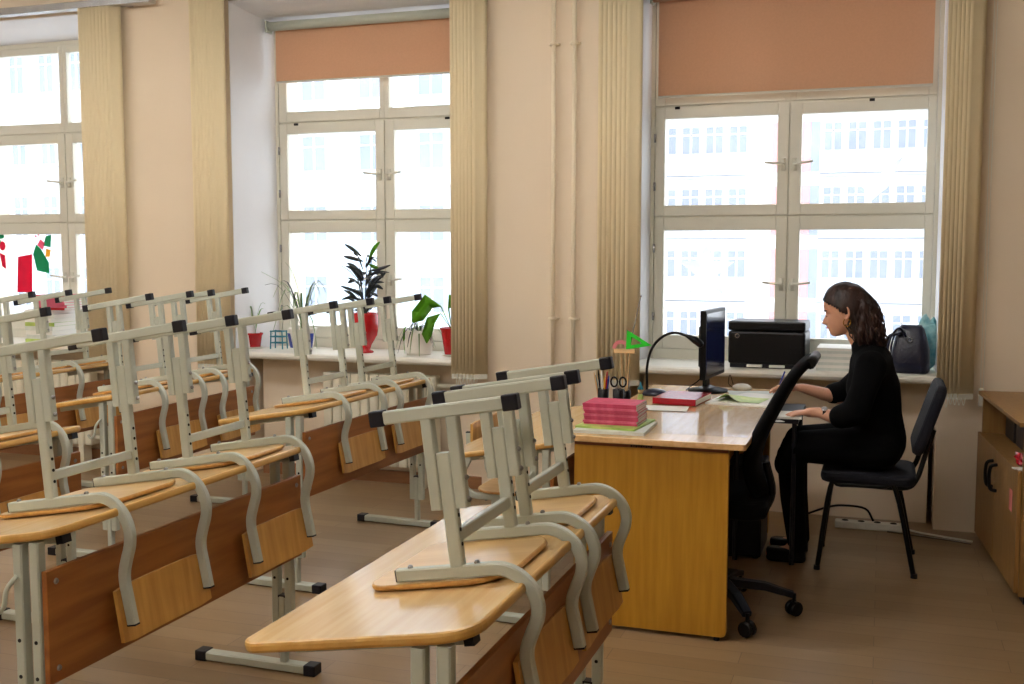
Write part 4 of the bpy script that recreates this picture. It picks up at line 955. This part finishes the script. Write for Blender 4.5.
# ------------------------------------------------------------------ cabinet at right
t = thing('low_cabinet', 'low oak cabinet with open shelf and two doors at the right edge', 'cabinet', (.555, 4.76, 0), R(4.3))
CW, CD, CHt = 1.02, .48, .735
MB().box(0, CD, 0, .02, .03, CHt).obj('side_panel', 'cab', t); MB().box(0, CD, CW - .02, CW, .03, CHt).obj('side_panel', 'cab', t)
MB().box(CD - .01, CD, .02, CW - .02, .03, CHt).obj('back_panel', 'cab', t)
MB().box(-.02, CD, -.01, CW + .01, CHt, CHt + .018).obj('cabinet_top', 'cab', t, bevel=.002)
MB().box(.0, CD - .01, .02, CW - .02, .03, .05).obj('bottom_board', 'cab', t); MB().box(.0, CD - .01, .02, CW - .02, .53, .546).obj('shelf', 'cab', t)
MB().box(.02, CD, 0.0, CW, 0, .03).obj('plinth', 'black_plastic', t)
for y0, y1, hy_ in ((.004, CW / 2 - .002, CW / 2 - .05), (CW / 2 + .002, CW - .004, CW / 2 + .05)):
    dr = MB().box(-.018, -.001, y0, y1, .045, .55).obj('door', 'cab', t, bevel=.002)
    MB().tube(spline([(-.018, hy_, .49), (-.045, hy_, .48), (-.05, hy_ + .008, .43), (-.045, hy_, .38), (-.018, hy_, .37)], 4), .008, 8).obj('handle', 'black', dr, smooth=True)
MB().box(-.0192, -.018, .10, .16, .36, .45).obj('red_smear', 'fac_red', t)
shelf_items = [('box', 'navy_fab', .06, .26, 'dark blue box in the near end of the open cabinet shelf', .14), ('box', 'black', .28, .44, 'black box in the middle of the open cabinet shelf', .15), ('box', 'navy_leather', .46, .66, 'navy box further along the open cabinet shelf', .12), ('box', 'black_plastic', .70, .92, 'black box at the far end of the open cabinet shelf', .16)]
cm = Matrix.Translation((.555, 4.76, 0)) @ Matrix.Rotation(R(4.3), 4, 'Z')
for nm, m_, a, b, lab, h in shelf_items:
    o = MB().box(.09, .3, a, b, .5465, .5465 + h).obj('storage_box', m_, None, bevel=.01); o.matrix_world = cm; tag(o, lab, 'box', 'boxes in the open cabinet shelf')
bmr = bmesh.new(); bmesh.ops.create_icosphere(bmr, subdivisions=3, radius=1)
for v in bmr.verts:
    q = v.co.copy(); v.co = Vector((q.x * .025 + .03, q.y * .09 + .15, max(q.z * .03 + .025, 0))) * 1 ; v.co += q * .02 * noise.noise(q * 3); v.co.z = max(v.co.z, 0.0005)
me = bpy.data.meshes.new('red_cloth'); bmr.to_mesh(me); bmr.free(); me.materials.append(M['red'])
o = bpy.data.objects.new('red_cloth', me); COL.objects.link(o); o.matrix_world = cm @ Matrix.Translation((0, 0, .5465)); tag(o, 'crumpled red cloth on the cabinet shelf edge', 'cloth')
flat('card', 'paper', .53, .58, 4.80, 4.86, .547, .552, R(20), 'white card on the near corner of the cabinet shelf', 'card')

# cables on the floor and power strip
t = thing('power_strip', 'white power strip on the floor behind the visitor chair', 'power strip', (-.04, 5.82, 0))
MB().box(-.17, .17, -.028, .028, 0, .038).obj('strip_body', 'cream_plastic', t, bevel=.005)
for k in range(4): MB().lathe([(.018, .038), (.016, .0395)], (-.12 + k * .08, 0, 0), 14).obj('socket', 'hole', t)
tag(MB().tube(spline([(.13, 5.82, .02), (.2, 5.80, .008), (.32, 5.76, .006), (.40, 5.73, .006), (.45, 5.71, .006)], 5), .005, 6).obj('cable', 'cream_plastic'), 'white cable lying along the wall toward the cabinet', 'cable')
tag(MB().tube(spline([(.05, 5.77, .006), (.18, 5.74, .006), (.33, 5.70, .006), (.44, 5.66, .006)], 5), .0045, 6).obj('cable', 'silver'), 'grey cable on the floor in front of the white cable', 'cable')
tag(MB().tube(spline([(-.02, 5.82, .045), (-.06, 5.80, .11), (-.16, 5.80, .12), (-.25, 5.82, .10), (-.4, 5.84, .03)], 5), .006, 6).obj('cable', 'black'), 'black cable looping up from the power strip', 'cable')

# ------------------------------------------------------------------ decorations on the panes
def decal(name, shapes, label, x, z, cat='window sticker'):
    t = thing(name, label, cat, (x, FY + .0275, z))
    for nm, m_, pts in shapes:
        MB().prism([(p[0], p[1]) for p in pts], -.0008, .0008, Matrix.Rotation(R(90), 4, 'X')).obj(nm, m_, t)
def star(r, n=5, k=.42, a0=90): return [((r if i % 2 == 0 else r * k) * math.cos(R(a0 + i * 180 / n)), (r if i % 2 == 0 else r * k) * math.sin(R(a0 + i * 180 / n))) for i in range(2 * n)]
def disc(r, n=24, sx=1, sy=1, cx=0, cy=0): return [(cx + r * sx * math.cos(2 * math.pi * i / n), cy + r * sy * math.sin(2 * math.pi * i / n)) for i in range(n)]
decal('star_sticker', [('star', 'sticker', star(.17))], 'white five-pointed star on the lower left pane of the right window', -.985, 1.33)
decal('comet_sticker', [('comet', 'sticker', [(.14, .12), (.02, .03), (-.17, .03), (-.05, -.06), (-.02, -.12), (.06, -.05)][::-1])], 'white pointed comet shape on the upper right pane of the right window', -.06, 1.84)
decal('snowflake_sticker', [('ring', 'sticker', disc(.10))], 'white round snowflake on the upper right pane of the middle window', -2.72, 1.86)
# gifts and green sack stickers at the left window
decal('gift_stickers', [('sack', 'st_green', [(.02, -.10), (.13, -.12), (.13, -.04), (.06, .06), (.02, .09), (-.01, .02)]), ('parcel', 'st_pink', [(.03, .085), (.08, .05), (.10, .10), (.06, .13)]), ('parcel', 'st_green', [(.085, .08), (.15, .07), (.16, .16), (.11, .15)]), ('parcel', 'st_yel', [(.10, .0), (.14, .0), (.15, .05), (.11, .06)]), ('parcel', 'st_red', [(-.17, -.26), (-.03, -.26), (-.02, .02), (-.15, .0)])] +
      [('dot', 'st_red', disc(.008, 8, cx=.02 + .025 * (k % 4), cy=.15 + .02 * (k // 2) + .01 * (k % 2))) for k in range(8)], 'red, green and pink gift parcels stuck on the left window', -5.88, 1.40)
decal('garland_stickers', [('leaf', 'st_green', disc(.03, 10, 1, .6, 0, .12)), ('bow', 'st_red', disc(.035, 10, .8, 1, .01, .05)), ('ribbon', 'st_red', [(-.02, .0), (.03, -.02), (.035, -.12), (.0, -.1)]), ('leaf', 'st_green', disc(.025, 10, .6, 1, -.02, .08))], 'green and red garland sticker at the edge of the left window', -6.18, 1.43)

# ------------------------------------------------------------------ the street outside
GZ = -7.0
tag(MB().box(-110, 60, WO + .3, 75, GZ - .2, GZ).obj('street_ground', 'snow'), 'pale snowy ground outside the windows', 'ground', kind='structure')
def building(label, x0, x1, y, h, wall):
    t = thing('building', label, 'building', (0, y, GZ), 0, 'buildings across the street')
    MB().box(x0, x1, 0, 10, 0, h).obj('facade_wall', wall, t); return t
def fwin(t, x, z, ww, hh, mull=1, frame='fac_white', proud=.12):
    f = MB().box(x - ww / 2 - .12, x + ww / 2 + .12, -proud, 0, z - .12, z).box(x - ww / 2 - .12, x + ww / 2 + .12, -proud, 0, z + hh, z + hh + .12).box(x - ww / 2 - .12, x - ww / 2, -proud, 0, z, z + hh).box(x + ww / 2, x + ww / 2 + .12, -proud, 0, z, z + hh)
    for k in range(mull): xx = x - ww / 2 + ww * (k + 1) / (mull + 1); f.box(xx - .05, xx + .05, -proud, 0, z, z + hh)
    f.box(x - ww / 2, x + ww / 2, -proud, 0, z + hh * .68, z + hh * .68 + .08)
    o = f.obj('window', frame, t); MB().box(x - ww / 2, x + ww / 2, -.05, -.01, z, z + hh).obj('pane', 'fac_pane', o)
t = building('white apartment block with balcony bands and a red strip behind the right window', -17, 14, 57, 24, 'fac_white')
for fl in range(1, 7):
    zf = fl * 3.2 - .4
    for bx0, bx1 in ((-12.8, -6.7), (-3.2, 2.6)):
        b = MB().box(bx0, bx1, -1.2, -1.1, zf - .2, zf + .95).box(bx0, bx1, -1.2, 0, zf - .3, zf - .15).obj('balcony', 'fac_band', t)
        n = 5
        for k in range(n): fwin(t, bx0 + (bx1 - bx0) * (k + .5) / n, zf + 1.05, (bx1 - bx0) / n - .35, 1.35, 1, proud=1.0 if False else .12)
    MB().box(-5.6, -3.9 + .2, -.15, 0, zf, zf + 2.5).obj('red_panel', 'fac_red', t)
    MB().box(-3.6 + .2 - .35, -2.5 - .75, -.1, 0, zf, zf + 2.5).obj('stair_window', 'fac_pane', t)
t = building('pale blue building with white framed windows behind the middle window', -42, -19.5, 57, 26, 'fac_blue')
for fl in range(1, 6):
    for k in range(6): fwin(t, -39.5 + k * 3.75, fl * 4.1 + .8, 1.5, 2.0, 1)
    MB().box(-42, -19.5, -.25, 0, fl * 4.1 - .2, fl * 4.1 + .1).obj('cornice_band', 'fac_white', t)
t = building('pale grey building with tall paired windows behind the left window', -75, -44, 57, 28, 'fac_grey')
for fl in range(1, 6):
    for k in range(12): fwin(t, -73 + k * 2.4, fl * 4.6 + .2, 1.1, 2.5, 1, 'fac_white')
    MB().box(-75, -44, -.3, 0, fl * 4.6 - .7, fl * 4.6 - .4).obj('cornice_band', 'fac_band', t)
